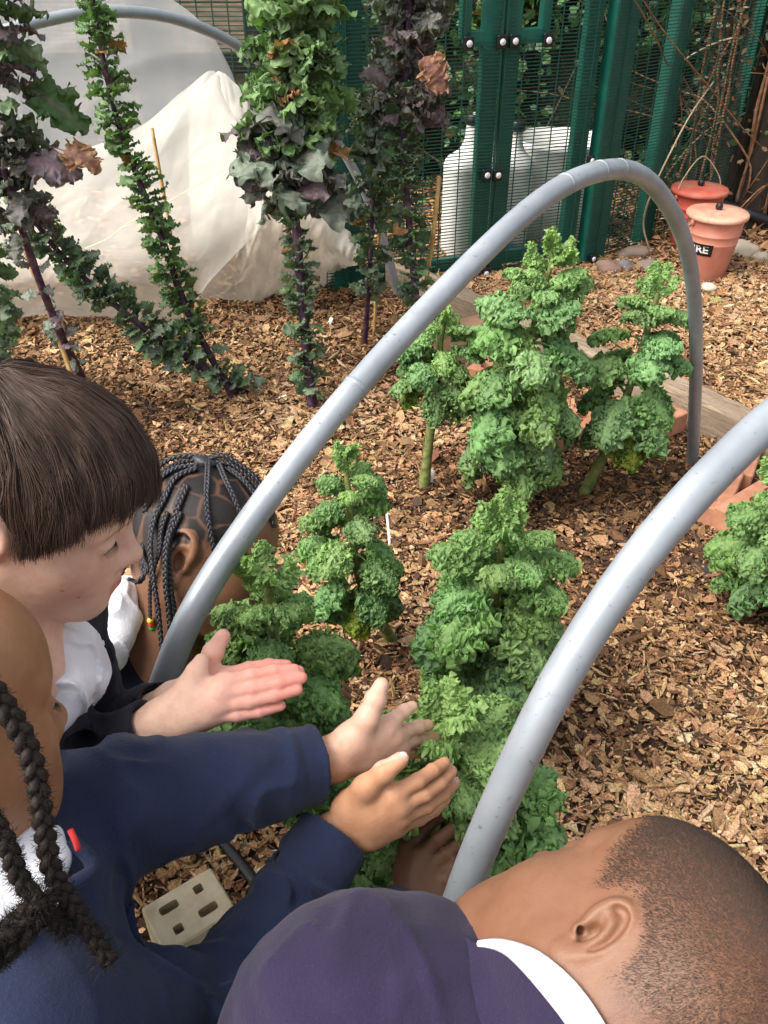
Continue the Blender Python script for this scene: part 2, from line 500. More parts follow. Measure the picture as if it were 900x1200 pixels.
def nail(P, nrm, along, w, l, parent, mat, name='fingernail'):
    a = unit(along); n = np.array(nrm, float); n = unit(n-a*(n@a)); s = np.cross(n, a)
    V = []; F = []; nu, nv = 9, 9
    for i in range(nv):
        t = i/(nv-1)*2-1
        for j in range(nu):
            u = j/(nu-1)*2-1; ww = w*math.sqrt(max(0, 1-abs(t)**3.2*.9))
            V.append(np.array(P)+a*t*l+s*u*ww*.5*2*.5+n*(.0012-.0016*u*u-.0006*t*t))
    for i in range(nv-1):
        for j in range(nu-1): F.append([i*nu+j, i*nu+j+1, (i+1)*nu+j+1, (i+1)*nu+j])
    V = np.array(V); o = mk_mesh(name, np.r_[V, V-n*.0012], F+[[k+len(V) for k in f[::-1]] for f in F], mat, parent)
    return o

def skin_mat(name, spec=.35, rough=.5, bump=.16, sss=.12):
    m = Mat(name, rough=rough, spec=spec, sss=sss, sss_scale=.006)
    a = m.attr('Col').outputs['Color']
    n = m.noise(90, 4); n2 = m.noise(400, 2)
    c = m.mix(a, m.mix(a, (.80, .62, .55), 1.0, 'MULTIPLY'), m.ramp(n, [(.35, (0, 0, 0)), (.8, (.55, .55, .55))]))
    m.color(c); m.bump(m.noise(900, 3), bump*2.2, .0006); m.bump(m.noise(220, 4, .65), bump*2, .0012)
    return m.m

def cloth_mat(name, c1, c2, scale=900, sheen=.08, rough=.9, bump=.45):
    m = Mat(name, rough=rough, spec=.15, sheen=sheen)
    n = m.noise(scale, 3); big = m.noise(14, 4)
    col = m.mix(m.ramp(n, [(.3, c1), (.7, c2)]), m.ramp(big, [(.3, tuple(v*.86 for v in c1)), (.7, tuple(v*1.1 for v in c2))]), .5)
    lint = m.ramp(m.noise(1400, 0), [(.80, (0, 0, 0)), (.86, (.6, .6, .6))])
    m.color(m.mix(col, tuple(min(1, v*3+.03) for v in c2), lint)); m.bump(m.noise(scale*1.3, 2), bump, .0008); m.bump(m.noise(320, 3, .7), .6, .0015); m.bump(m.noise(60, 3), .3, .002)
    return m.m

def fold_disp(segs, amp=.003, base=.0015, freq=55, seed=3):
    """cloth folds: rings round each limb (strong near the joints), soft lumps elsewhere"""
    def f(P):
        wv = vnoise3(P*9, seed+40); rd = 1-2*np.abs(vnoise(P*[17, 17, 17]+wv*.9, seed+41)); d = base*vnoise(P*28, seed)+base*.4*vnoise(P*60, seed+1)-base*1.3*np.maximum(rd, 0)**2
        for (a, b, jt, am) in segs:
            a = np.array(a); b = np.array(b); L = np.linalg.norm(b-a); u = (b-a)/L
            t = (P-a)@u; R = P-a-t[:, None]*u; r = np.linalg.norm(R, axis=1)
            w = np.exp(-(np.maximum(np.maximum(-t, t-L), 0)/.03)**2)*(r < .12)*np.clip((L-t)/.04, .12, 1)
            e, f2, _ = frame_from(u)
            q = np.stack([t*freq+8*(R@e), R@e*13, R@f2*13], 1)
            n = vnoise(q+vnoise3(P*20, seed+5)*.8, seed+7); n = 1-2*np.abs(n)-.4
            jw = .25+.75*sum(np.exp(-((t/L-j)/.22)**2) for j in jt)
            d -= am*amp*w*jw*n
        return d
    return f

def collar(name, mat, parent, c, axis, front, r0, r1, hgt, rise=.0, open_=.30, thick=.0016, n=72, seed=0, wav=.0015, asp=1.0, fall=.6):
    """folded shirt collar round a neck: stand up + fall down"""
    ax = unit(axis); f = np.array(front, float); f = unit(f-ax*(f@ax)); s = np.cross(ax, f)
    V = []; F = []
    prof = [(0., -hgt*.55), (.0, hgt*.15), (.12, hgt*.42), (.32, hgt*.45), (.55, hgt*.30), (.8, -hgt*.05), (1., -hgt*fall)]
    m = len(prof)
    ang = np.linspace(open_, 2*math.pi-open_, n)
    for a in ang:
        rad = f*math.cos(a)*asp+s*math.sin(a); nz = vnoise(np.array([[a*2.2, seed, 0.]]), seed)[0]
        for (q, z) in prof:
            r = r0+(r1-r0)*q+wav*nz*q
            V.append(c+rad*r+ax*(z+rise*math.cos(a)+wav*nz*.8))
    for i in range(n-1):
        for j in range(m-1): F.append([i*m+j, i*m+j+1, (i+1)*m+j+1, (i+1)*m+j])
    o = mk_mesh(name, V, F, mat, parent)
    md = o.modifiers.new('t', 'SOLIDIFY'); md.thickness = thick; md.offset = 0
    md = o.modifiers.new('s', 'SUBSURF'); md.levels = 1; md.render_levels = 2
    return o

def braid(path, r, mat=None, n=None, per=None, fuzz=0, seed=0, out=None, taper=.75):
    """three strands plaited along path -> appended to MB out"""
    P = spline(path, n or max(12, int(np.linalg.norm(np.diff(np.asarray(path), axis=0), axis=1).sum()/(r*.45))))
    L = np.r_[0, np.cumsum(np.linalg.norm(np.diff(P, axis=0), axis=1))]; per = per or r*5.2
    T = np.gradient(P, axis=0); T /= np.linalg.norm(T, axis=1)[:, None]+1e-12
    a, b, _ = frame_from(T[0]); A = []; B = []
    for t in T: a = unit(a-t*(a@t)); A.append(a); B.append(np.cross(t, a))
    A = np.array(A); B = np.array(B); tp = 1-(1-taper)*L/L[-1]
    for k in range(3):
        ph = L/per*2*math.pi+k*2*math.pi/3
        Q = P+A*(np.sin(ph)*r*.62*tp)[:, None]+B*(np.sin(2*ph)*r*.36*tp)[:, None]
        V, F = tube(Q, r*.50*tp, 7); out.add(V, F)
    return P

def eyes(H, parent, iris, which=(1, -1)):
    for y in which:
        V, F = blob(H.w(.0680, y*.0295, .003), .0112*H.s, None, 20, 14)
        L = H.local(V); c = np.tile([.75, .72, .70], (len(V), 1)); d = np.hypot(L[:, 1]-y*.0295, L[:, 2]+.003); m = (d < .0055) & (L[:, 0] > .07); c[m] = iris
        mk_mesh('eye', V, F, M_eye, parent, col=c)
        mb = MB()
        for t in np.linspace(-1, 1, 26):
            p = (.0795-.004*t*t*(1.5 if t*y > 0 else 1), y*.0295+t*.0125, -.0005+.001*(1-t*t)); q = (p[0]+.006, p[1]+t*.002, p[2]-.0035-.001*abs(t))
            V, F = tube([H.w(*p), H.w((p[0]+q[0])/2+.001, (p[1]+q[1])/2, (p[2]+q[2])/2-.001), H.w(*q)], [.00028, .0002, .00008], 4); mb.add(V, F)
        mb.build('eyelashes', M_lash, parent)

M_eye = Mat('eye', rough=.15); M_eye.color(M_eye.attr().outputs['Color']); M_eye = M_eye.m
M_lash = Mat('lash', (.012, .009, .008), .5).m
M_nail = Mat('nail', (.62, .36, .29), .3, .5, sss=.1).m
M_nail_d = Mat('nail_dark', (.30, .15, .10), .3, .5).m
M_white = cloth_mat('white_cotton', (.74, .74, .78), (.82, .82, .86), 700, 0, .85, .15)
M_navy = cloth_mat('navy_knit', (.010, .015, .040), (.019, .027, .064))
M_char = cloth_mat('charcoal_navy_knit', (.010, .010, .017), (.020, .019, .028))
M_black = cloth_mat('black_navy_knit', (.004, .005, .013), (.009, .011, .024))
M_pina = cloth_mat('pinafore_navy', (.008, .011, .030), (.013, .018, .042), 1200)
M_purple = cloth_mat('purple_navy_knit', (.014, .010, .029), (.026, .018, .048))
M_trous = cloth_mat('grey_trousers', (.02, .02, .024), (.03, .03, .036), 800)
M_shoe = Mat('shoe', (.01, .01, .01), .4).m

def person(label, base, S, h, colf, mat):
    V, F = mesh_sdf(S, h)
    e = mk_mesh('person', V, F, mat, None, col=colf(V))
    tag(e, label, 'person', None)
    return e

def legs(parent, hip_l, hip_r, knee_l, knee_r, foot_l, foot_r, mat=None, fdir=(0, 1, 0)):
    T = Shape(); g = T.group(k=.03, kj=.02)
    cap(g, hip_l, hip_r, .085)
    for h_, k_, f_ in ((hip_l, knee_l, foot_l), (hip_r, knee_r, foot_r)):
        cap(g, h_, k_, .075, .052); cap(g, k_, f_, .052, .043)
    V, F = mesh_sdf(T, .006, lambda P: .003*vnoise(P*22, 4)); mk_mesh('trousers', V, F, mat or M_trous, parent)
    for f_ in (foot_l, foot_r):
        T = Shape(); g = T.group(k=.02, kj=.02); f = np.array(f_); d = unit(fdir)
        b = np.array([f[0], f[1], .036]); cap(g, f, b-d*.02, .034, .034); cap(g, b-d*.02, b+d*.10, .034, .028)
        V, F = mesh_sdf(T, .005); mk_mesh('shoe', V, F, M_shoe, parent)

# ---------------------------------------------------------------- boy with the brown fringe (left)
def boy_fringe():
    H = Head((0, 0, 0), .90*CR-.31*CU+.28*CD, .41*CR+.77*CU-.48*CD, .94); H.c = at(168, 653, .755)-H.w(.109, 0, -.025)
    S = Shape(); head_shape(S, H, slit=.0013)
    nb = np.array([-.345, .548, .80]); shL = np.array([-.345, .655, .765]); shR = np.array([-.370, .445, .765])
    elL = at(112, 868, .97); elR = at(62, 925, .87); wL = at(203, 826, .862); wR = at(186, 848, .825)
    pel = np.array([-.52, .50, .47])
    g = S.group(k=.02, kj=.025); cap(g, H.w(-.022, 0, -.045), nb, .044, .046)
    g = S.group(k=.03, kj=.03); cap(g, shL, shR, .032); cap(g, nb-[0, 0, .03], pel, .06, .075)
    g = S.group(k=.01, kj=.02)
    for a, e, w in ((shL, elL, wL), (shR, elR, wR)): cap(g, a, e, .036, .029); cap(g, e, w, .029, .0205)
    p = lambda x, y, z: at(x, y, z)
    # near (right) hand, back towards the viewer
    kn = [p(263, 800, .812), p(259, 814, .808), p(253, 828, .807), p(244, 840, .810)]
    fg = [[p(296, 792, .812), p(322, 787, .815), p(345, 785, .820)],
          [p(297, 807, .808), p(328, 800, .810), p(353, 794, .815)],
          [p(292, 822, .806), p(322, 815, .808), p(348, 808, .813)],
          [p(278, 838, .808), p(303, 834, .810), p(329, 827, .815)]]
    th = [p(207, 828, .822), p(222, 804, .815), p(230, 788, .815), p(236, 775, .818)]
    hand(S, wR, kn, fg, th, rw=.021)
    # far (left) hand, palm to palm
    z = .020
    kn = [p(262, 793, .84), p(259, 808, .838), p(254, 822, .838), p(246, 834, .84)]
    fg = [[p(292, 784, .838), p(315, 780, .838), p(336, 780, .84)],
          [p(296, 797, .836), p(325, 790, .838), p(350, 787, .842)],
          [p(292, 812, .836), p(320, 806, .838), p(344, 801, .842)],
          [p(278, 826, .838), p(300, 821, .838), p(322, 816, .842)]]
    th = [p(222, 812, .85), p(238, 785, .845), p(250, 764, .842), p(261, 746, .842)]
    hand(S, wL, kn, fg, th)
    base = np.array([.80, .53, .40])
    def colf(V):
        C = np.tile(base, (len(V), 1)); C = head_colour(H, V, C, (.60, .17, .16), (.16, .09, .055), (.70, .27, .22))
        L = H.local(V)
        for q, r in (((.052, -.045, -.040), .0010), ((.066, -.035, -.052), .0011)):
            d = np.linalg.norm((L-np.array(q))[:, [0, 2]], axis=1)+(L[:, 1] > 0)*9; C = np.where((d < r)[:, None], np.array([.34, .16, .11]), C)
        x, y, _ = proj(V); hz = (V[:, 2] < .79) & (x > 180)
        t = np.clip((x-215)/120, 0, 1)*hz; red = np.array([.76, .27, .22]); C = C*(1-.85*t[:, None])+red*.85*t[:, None]
        return C
    e = person('pale boy with brown fringe in profile clapping his hands beside the leftmost curly kale', 0, S, .0017, colf, skin_mat('skin_pale', .3, .48))
    eyes(H, e, (.10, .06, .04))
    # ---- hair
    c0 = np.array([-.010, 0, .030]); Rr = np.array([.089, .0725, .077]); Rr2 = Rr+np.array([.018, .0085, .006])
    pole = unit(np.array([-.50, .10, .86])); pa, pb, _ = frame_from(pole, (1, 0, 0))
    def zlim(d):   # hairline height as a function of azimuth (0 = front)
        az = abs(math.atan2(d[1], d[0]))
        pts = [(0, .050), (.45, .048), (.80, .042), (1.12, .032), (1.28, .020), (1.42, .006), (1.50, .006), (1.60, .024), (1.72, .040), (2.05, .032), (2.4, -.030), (3.2, -.058)]
        return np.interp(az, [q[0] for q in pts], [q[1] for q in pts])
    def surf(th_, ph):
        d = pole*math.cos(th_)+(pa*math.cos(ph)+pb*math.sin(ph))*math.sin(th_); r = 1/math.sqrt(((d/Rr2)**2).sum()); return d, r
    lim = []
    NP = 180
    for i in range(NP):
        ph = 2*math.pi*i/NP; t = .3
        while t < 2.9:
            d, r = surf(t, ph); q = c0+d*r
            if q[2] < zlim(q): break
            t += .02
        lim.append(t)
    lim = np.array(lim); rng = np.random.default_rng(5)
    # cap under the strands
    V = []; F = []; nt = 26
    for i in range(NP):
        for j in range(nt):
            t = lim[i]*j/(nt-1)*.985; d, r = surf(max(t, .001), 2*math.pi*i/NP); V.append(H.w(*(c0+d*(r-.003))))
    for i in range(NP):
        i2 = (i+1) % NP
        for j in range(nt-1): F.append([i*nt+j, i2*nt+j, i2*nt+j+1, i*nt+j+1])
    N = 24000; ns = 11; ph = rng.uniform(0, 2*math.pi, N); L0 = np.interp(ph, np.linspace(0, 2*math.pi, NP+1), np.r_[lim, lim[0]])
    clump = vnoise(np.stack([np.cos(ph)*6, np.sin(ph)*6, np.zeros(N)], 1), 3)
    t0 = np.where(rng.random(N) < .35, rng.uniform(0, .25, N), rng.uniform(0, .82, N)*L0)
    t1 = np.clip(L0+rng.normal(-.005, .040, N)+.04*clump+.05*vnoise(np.stack([np.cos(ph)*22, np.sin(ph)*22, np.zeros(N)], 1), 13), 0, 3); t1 = np.where(rng.random(N) < .45, np.minimum(t1, t0+rng.uniform(.6, 1.3, N)), t1)
    s = np.linspace(0, 1, ns)[:, None]; tt = t0+(t1-t0)*s
    wob = rng.normal(0, .035, N); php = ph+.28*np.sin(tt*1.4)+wob*s+.10*vnoise(np.stack([ph*5, np.zeros(N), np.zeros(N)], 1), 9)*s**2+.05*vnoise(np.stack([(ph*22+tt*2), tt*2, tt*0], -1), 12)
    d = pole*np.cos(tt)[..., None]+(pa*np.cos(php)[..., None]+pb*np.sin(php)[..., None])*np.sin(tt)[..., None]
    lay = rng.uniform(0, 1, N); off = (.001+.0075*lay*np.minimum(1, s*3+.3)+.0025*clump*s)+.0022*vnoise(np.stack([ph*9+0*tt, tt*5, tt*0], -1), 21)+.0016*vnoise(np.stack([ph*30+0*tt, tt*3, tt*0], -1), 22)+.004*(rng.random(N) < .02)*s
    r = 1/np.sqrt(((d/Rr2)**2).sum(-1))+off
    Q = c0+d*r[..., None]
    # the last bit hangs straight down off the curve
    W = H.c+(Q*H.s)@H.M.T
    T = np.gradient(W, axis=0); T /= np.linalg.norm(T, axis=-1)[..., None]+1e-12
    nrm = (d)@H.M.T; nrm /= np.linalg.norm(nrm, axis=-1)[..., None]; sd = np.cross(T, nrm); sd /= np.linalg.norm(sd, axis=-1)[..., None]+1e-12
    wd = (.00042*(1-.75*s**3)*rng.uniform(.6, 1.3, N))[..., None]
    A, B, C_ = W-sd*wd, W+nrm*wd*.7, W+sd*wd
    HV = np.stack([A, B, C_], 2).transpose(1, 0, 2, 3).reshape(-1, 3)
    b0 = (np.arange(N)*ns*3)[:, None]+(np.arange(ns-1)*3)[None]; b0 = b0.ravel()
    HF = np.concatenate([np.stack([b0+k, b0+(k+1) % 3, b0+3+(k+1) % 3, b0+3+k], 1) for k in range(3)])
    cc = np.array([.064, .038, .027])*(1+.30*vnoise(np.stack([ph*14, t0*2, t0*0], 1), 31)[:, None]+rng.normal(0, .13, N)[:, None])
    cc = np.clip(cc, .008, .2); HC = np.repeat(cc, ns*3, 0)
    V = np.array(V); mh = Mat('brown_hair', rough=.45, spec=.35); mh.color(mh.attr().outputs['Color']); mh = mh.m
    hv = np.r_[V, HV]; hf = np.r_[np.array(F), HF+len(V)]; hc = np.r_[np.tile([.020, .011, .008], (len(V), 1)), HC]
    mk_mesh('hair', hv, hf, mh, e, col=hc)
    # ---- clothes
    T = Shape(); g = T.group(k=.03, kj=.02); cap(g, shL, shR, .055); cap(g, nb-[0.02, 0, .06], pel, .085, .095)
    g = T.group(k=.012, kj=.025)
    cL = wL+(elL-wL)*.10; cR = wR+(elR-wR)*.06
    for a, e_, w in ((shL, elL, cL), (shR, elR, cR)):
        cap(g, a, e_, .052, .043); cyl(g, e_, w, .043, .029); cap(g, e_, e_, .043)
    g = T.group(k=0, kj=.003, op='sub')
    for e_, w in ((elL, cL), (elR, cR)):
        u = unit(w-e_); cyl(g, w-u*.03, w+u*.03, .0255, .0255, .001)
    cap(g, H.w(-.01, 0, -.05), nb+[.02, 0, -.01], .05, .062)
    V, F = mesh_sdf(T, .0032, fold_disp([(shL, elL, (1,), 1), (elL, cL, (0, .7), 1.3), (shR, elR, (1,), 1), (elR, cR, (0, .7), 1.3)])); mk_mesh('sweater', V, F, M_char, e)
    # white shirt showing at the open neck
    T = Shape(); g = T.group(k=.015, kj=.01); f = H.M[:, 0]
    cap(g, nb+[.0, 0, -.025], nb+[.03, .03, -.06], .058, .045); cap(g, at(55, 745, .80), at(85, 800, .79), .022, .020); cap(g, at(78, 762, .80), at(60, 830, .78), .026, .018)
    cap(g, at(20, 780, .78), at(62, 845, .775), .020, .016)
    g = T.group(k=.01, kj=.004, op='sub'); cap(g, H.w(-.03, 0, -.03), nb-[0, 0, .02], .047, .049)
    V, F = mesh_sdf(T, .0022, lambda P: .0030*vnoise(P*[45, 45, 20], 8)-.0060*np.maximum(1-3*np.abs(vnoise(P*[26, 50, 20]+vnoise3(P*14, 3), 18)), 0)); mk_mesh('shirt_collar', V, F, M_white, e)
    legs(e, pel+[0, .08, 0], pel-[0, .08, 0], np.array([-.56, .72, .20]), np.array([-.60, .52, .20]), np.array([-.72, .76, .07]), np.array([-.78, .50, .07]), None, (.8, .3, 0))
    return e

# ---------------------------------------------------------------- girl with thin plaits (behind)
def girl_plaits():
    H = Head((-.2418, .8846, .6406), (.9604, -.0704, -.2695), (.2604, .5709, .7786), 1.07)
    S = Shape(); head_shape(S, H, es=1.12)
    nb = np.array([-.30, .815, .525]); shR = at(108, 775, 1.10); shL = nb+[-.03, .12, -.03]
    elR = at(125, 845, 1.12); wR = at(186, 786, 1.135); elL = np.array([-.30, .97, .36]); wL = at(325, 800, 1.33); pel = np.array([-.62, .88, .30])
    g = S.group(k=.02, kj=.025); cap(g, H.w(-.022, 0, -.045), nb, .043, .046)
    g = S.group(k=.03, kj=.03); cap(g, shL, shR, .032); cap(g, nb-[0, 0, .03], pel, .055, .07)
    g = S.group(k=.01, kj=.02)
    for a, e, w in ((shL, elL, wL), (shR, elR, wR)): cap(g, a, e, .034, .027); cap(g, e, w, .027, .019)
    p = at
    kn = [p(212, 776, 1.15), p(214, 786, 1.155), p(214, 796, 1.16), p(212, 806, 1.165)]
    fg = [[k+np.array([.025, .012, -.004]), k+np.array([.04, .03, -.01]), k+np.array([.045, .048, -.02])] for k in kn]
    th = [p(195, 775, 1.145), p(205, 765, 1.15), p(215, 758, 1.16), p(224, 754, 1.175)]
    hand(S, wR, kn, fg, th)
    # left hand rests ahead, hidden behind the kale
    kn = [wL+np.array([.055, .018-i*.014, -.01]) for i in range(4)]
    fg = [[k+np.array([.026, 0, -.006]), k+np.array([.043, 0, -.016]), k+np.array([.054, 0, -.028])] for k in kn]
    hand(S, wL, kn, fg, [wL+[.012, .018, 0], wL+[.03, .032, .004], wL+[.048, .04, .004], wL+[.062, .044, 0]])
    base = np.array([.21, .105, .058]); rng = np.random.default_rng(11)
    # scalp cells: black hair between skin-coloured partings
    seeds = []
    for th_, nph in ((.0, 1), (.42, 6), (.82, 10), (1.22, 14), (1.6, 16)):
        for k in range(nph):
            a = 2*math.pi*(k+.35*(th_ > .6))/nph+rng.normal(0, .08); seeds.append([math.sin(th_)*math.cos(a), math.sin(th_)*math.sin(a), math.cos(th_)])
    seeds = np.array(seeds)
    def hairline(L):
        az = np.abs(np.arctan2(L[:, 1], L[:, 0])); return np.interp(az, [0, .6, 1.0, 1.3, 1.62, 1.9, 2.3, 3.2], [.064, .056, .040, .014, .012, .000, -.035, -.055])
    def colf(V):
        C = np.tile(base, (len(V), 1)); C = head_colour(H, V, C, (.22, .07, .06), (.02, .012, .01))
        L = H.local(V); D = L-np.array([-.01, 0, .03]); D /= np.linalg.norm(D, axis=1)[:, None]; D = D+.10*vnoise3(L*34, 6); D /= np.linalg.norm(D, axis=1)[:, None]
        dd = np.sort(np.arccos(np.clip(D@seeds.T, -1, 1)), axis=1); gap = dd[:, 1]-dd[:, 0]+.03*vnoise(L*70, 3)
        far = (np.abs(L) < .13).all(1) & ((np.abs(L[:, 1]) < .0745) )
        hm = np.clip((L[:, 2]-hairline(L))/.010+.25*vnoise(L*250, 5), 0, 1)*far
        ink = hm*np.clip((gap-.022)/.05+.5*np.maximum(vnoise(L*45, 8), 0), 0, 1)*.95
        C = C*(1-.52*hm[:, None]); C = C*(1-ink[:, None])+np.array([.007, .006, .007])*ink[:, None]
        return C
    e = person('girl with thin black plaits and skin partings, face turned away behind the grey hoop', 0, S, .0018, colf, skin_mat('skin_brown_dim'))
    eyes(H, e, (.03, .015, .01))
    SH = Shape(); head_shape(SH, H, es=.9, ears=())
    def onhead(px, py, lift=.004):
        o = CC; d = CD+(px-450)/FPX*CR+(600-py)/FPX*CU; dn = np.linalg.norm(d); t = .95
        for _ in range(60):
            v = sdf(SH, (o+d*t)[None])[0]
            if v < lift: break
            t += max(v-lift, .0004)/dn*.8
            if t > 1.22: return o+d*1.12
        return o+d*t
    mb = MB()
    def hang(pts, top=None): return [onhead(x, y) if len(q) == 2 else at(x, y, q[2]+.085) for q in pts for x, y in [q[:2]]]
    B = [([(244, 537), (243, 560), (242, 585), (245, 612), (250, 640), (252, 655)], .0040),
         ([(256, 543), (264, 562), (275, 585), (284, 608), (290, 630)], .0040),
         ([(262, 546), (278, 556), (292, 570), (303, 586), (315, 605)], .0042),
         ([(250, 540), (275, 546), (297, 566), (312, 590), (322, 618)], .0040),
         ([(219, 568), (210, 590), (202, 615), (195, 640, .955), (194, 680, .95), (198, 720, .955), (200, 756, .96)], .0042),
         ([(212, 600), (201, 625), (197, 645, .96), (200, 690, .955), (204, 735, .96), (204, 760, .965)], .0036),
         ([(231, 548), (205, 560), (192, 585), (180, 612), (176, 640, .96), (180, 680, .955), (186, 720, .96), (190, 765, .965)], .0040),
         ([(196, 600), (189, 622), (187, 645, .965), (181, 664, .97), (176, 690, .985), (176, 725, 1.0)], .0034),
         ([(236, 537), (215, 541), (196, 550), (182, 566), (172, 590), (166, 630, 1.0), (168, 672, .98), (163, 682, .97), (150, 678, .965)], .0042),
         ([(240, 536), (214, 534), (192, 542), (174, 560), (166, 585), (160, 620, 1.02), (160, 660, 1.02)], .0042),
         ([(232, 545), (208, 548), (188, 560), (176, 580), (170, 605, .99), (167, 650, .98), (172, 668, .97), (158, 684, .965)], .0036),
         ([(243, 538), (262, 534), (282, 545), (300, 560), (316, 585)], .0040),
         ([(199, 640), (196, 670, .965), (204, 710, .968), (208, 750, .975)], .0034)]
    ends = []
    for pts, r in B:
        P = braid(hang(pts), r, out=mb); ends.append(P[-1])
    # far side plaits
    for a in range(7):
        q = [H.w(.03-.015*a, .05, .09), H.w(.02-.018*a, .075, .05), H.w(.0-.018*a, .082, .0), H.w(-.01-.018*a, .08, -.07), H.w(-.02-.018*a, .075, -.13)]
        braid(q, .0038, out=mb)
    mb.add(*blob(H.w(-.02, -.008, .108), np.array([.020, .016, .010]), H.M, 16, 10, .2, 9))
    mp = Mat('plait_black', rough=.45, spec=.4); mp.color(mp.ramp(mp.noise(260, 3), [(.3, (.008, .008, .010)), (.7, (.035, .034, .040))])); mp.bump(mp.noise(500, 3, stretch=(1, 1, 1)), .5, .0008)
    mb.build('plaits', mp.m, e)
    beadc = [(.60, .04, .03), (.05, .35, .06), (.55, .03, .15), (.25, .04, .45), (.62, .50, .05)]
    for i, pnt in enumerate([ends[4], ends[5], ends[6], ends[12], ends[7]]):
        b = MB()
        for k in range(3): b.add(*blob(pnt-[0, 0, .003+.0062*k], .0046, None, 12, 8), col=beadc[(i+k) % 5])
        m_b = bpy.data.materials.get('bead')
        if not m_b:
            mm = Mat('bead', rough=.2); mm.color(mm.attr().outputs['Color']); m_b = mm.m
        b.build('hair_beads', m_b, e)
    # white folded collar, pinafore, dark sleeve
    T = Shape(); g = T.group(k=.02, kj=.01); cap(g, nb-[.0, 0, .02], nb-[.04, .02, .06], .050, .060)
    cap(g, at(150, 700, 1.12), at(140, 745, 1.08), .024, .020); cap(g, at(128, 700, 1.10), at(122, 770, 1.07), .026, .020)
    g = T.group(k=0, kj=.004, op='sub'); cap(g, H.w(-.02, 0, -.045), nb, .045, .049)
    V, F = mesh_sdf(T, .0025, lambda P: .0025*vnoise(P*[40, 40, 18], 3)-.005*np.maximum(1-3*np.abs(vnoise(P*[26, 40, 20], 18)), 0)); mk_mesh('shirt_collar', V, F, M_white, e)
    T = Shape(); g = T.group(k=.03, kj=.02); cap(g, nb-[.06, .0, .09], pel, .088, .10); cap(g, at(70, 800, 1.1), at(100, 760, 1.1), .048, .040); cap(g, shL, nb-[0.03, 0, .05], .045)
    V, F = mesh_sdf(T, .005, lambda P: .003*vnoise(P*25, 3)); mk_mesh('pinafore', V, F, M_pina, e)
    T = Shape(); g = T.group(k=.015, kj=.02); cR = wR+(elR-wR)*.12
    cap(g, shR, elR, .045, .040); cyl(g, elR, cR, .040, .027); cap(g, elR, elR, .04); cap(g, at(140, 792, 1.12), cR+(elR-cR)*.2, .036, .030)
    cap(g, shL, elL, .045, .036); cap(g, elL, wL+(elL-wL)*.2, .036, .027)
    V, F = mesh_sdf(T, .0035, fold_disp([(shR, elR, (1,), 1), (elR, cR, (0, .8), 1)])); mk_mesh('sleeve', V, F, M_black, e)
    # beaded bracelet
    u = unit(wR-elR); a, b, _ = frame_from(u); c = wR+u*.004
    mb = MB(); cs = [(.15, .45, .08), (.6, .5, .1), (.08, .3, .1), (.5, .1, .05)]
    for k in range(22):
        t = 2*math.pi*k/22; mb.add(*blob(c+(a*math.cos(t)+b*math.sin(t))*.0235, .0034, None, 8, 6), col=cs[k % 4])
    mb.build('bracelet', bpy.data.materials['bead'], e)
    legs(e, pel+[0, .07, 0], pel-[0, .07, 0], np.array([-.45, 1.0, .16]), np.array([-.45, .86, .16]), np.array([-.65, 1.04, .07]), np.array([-.67, .86, .07]), None, (1, 0, 0))
    return e

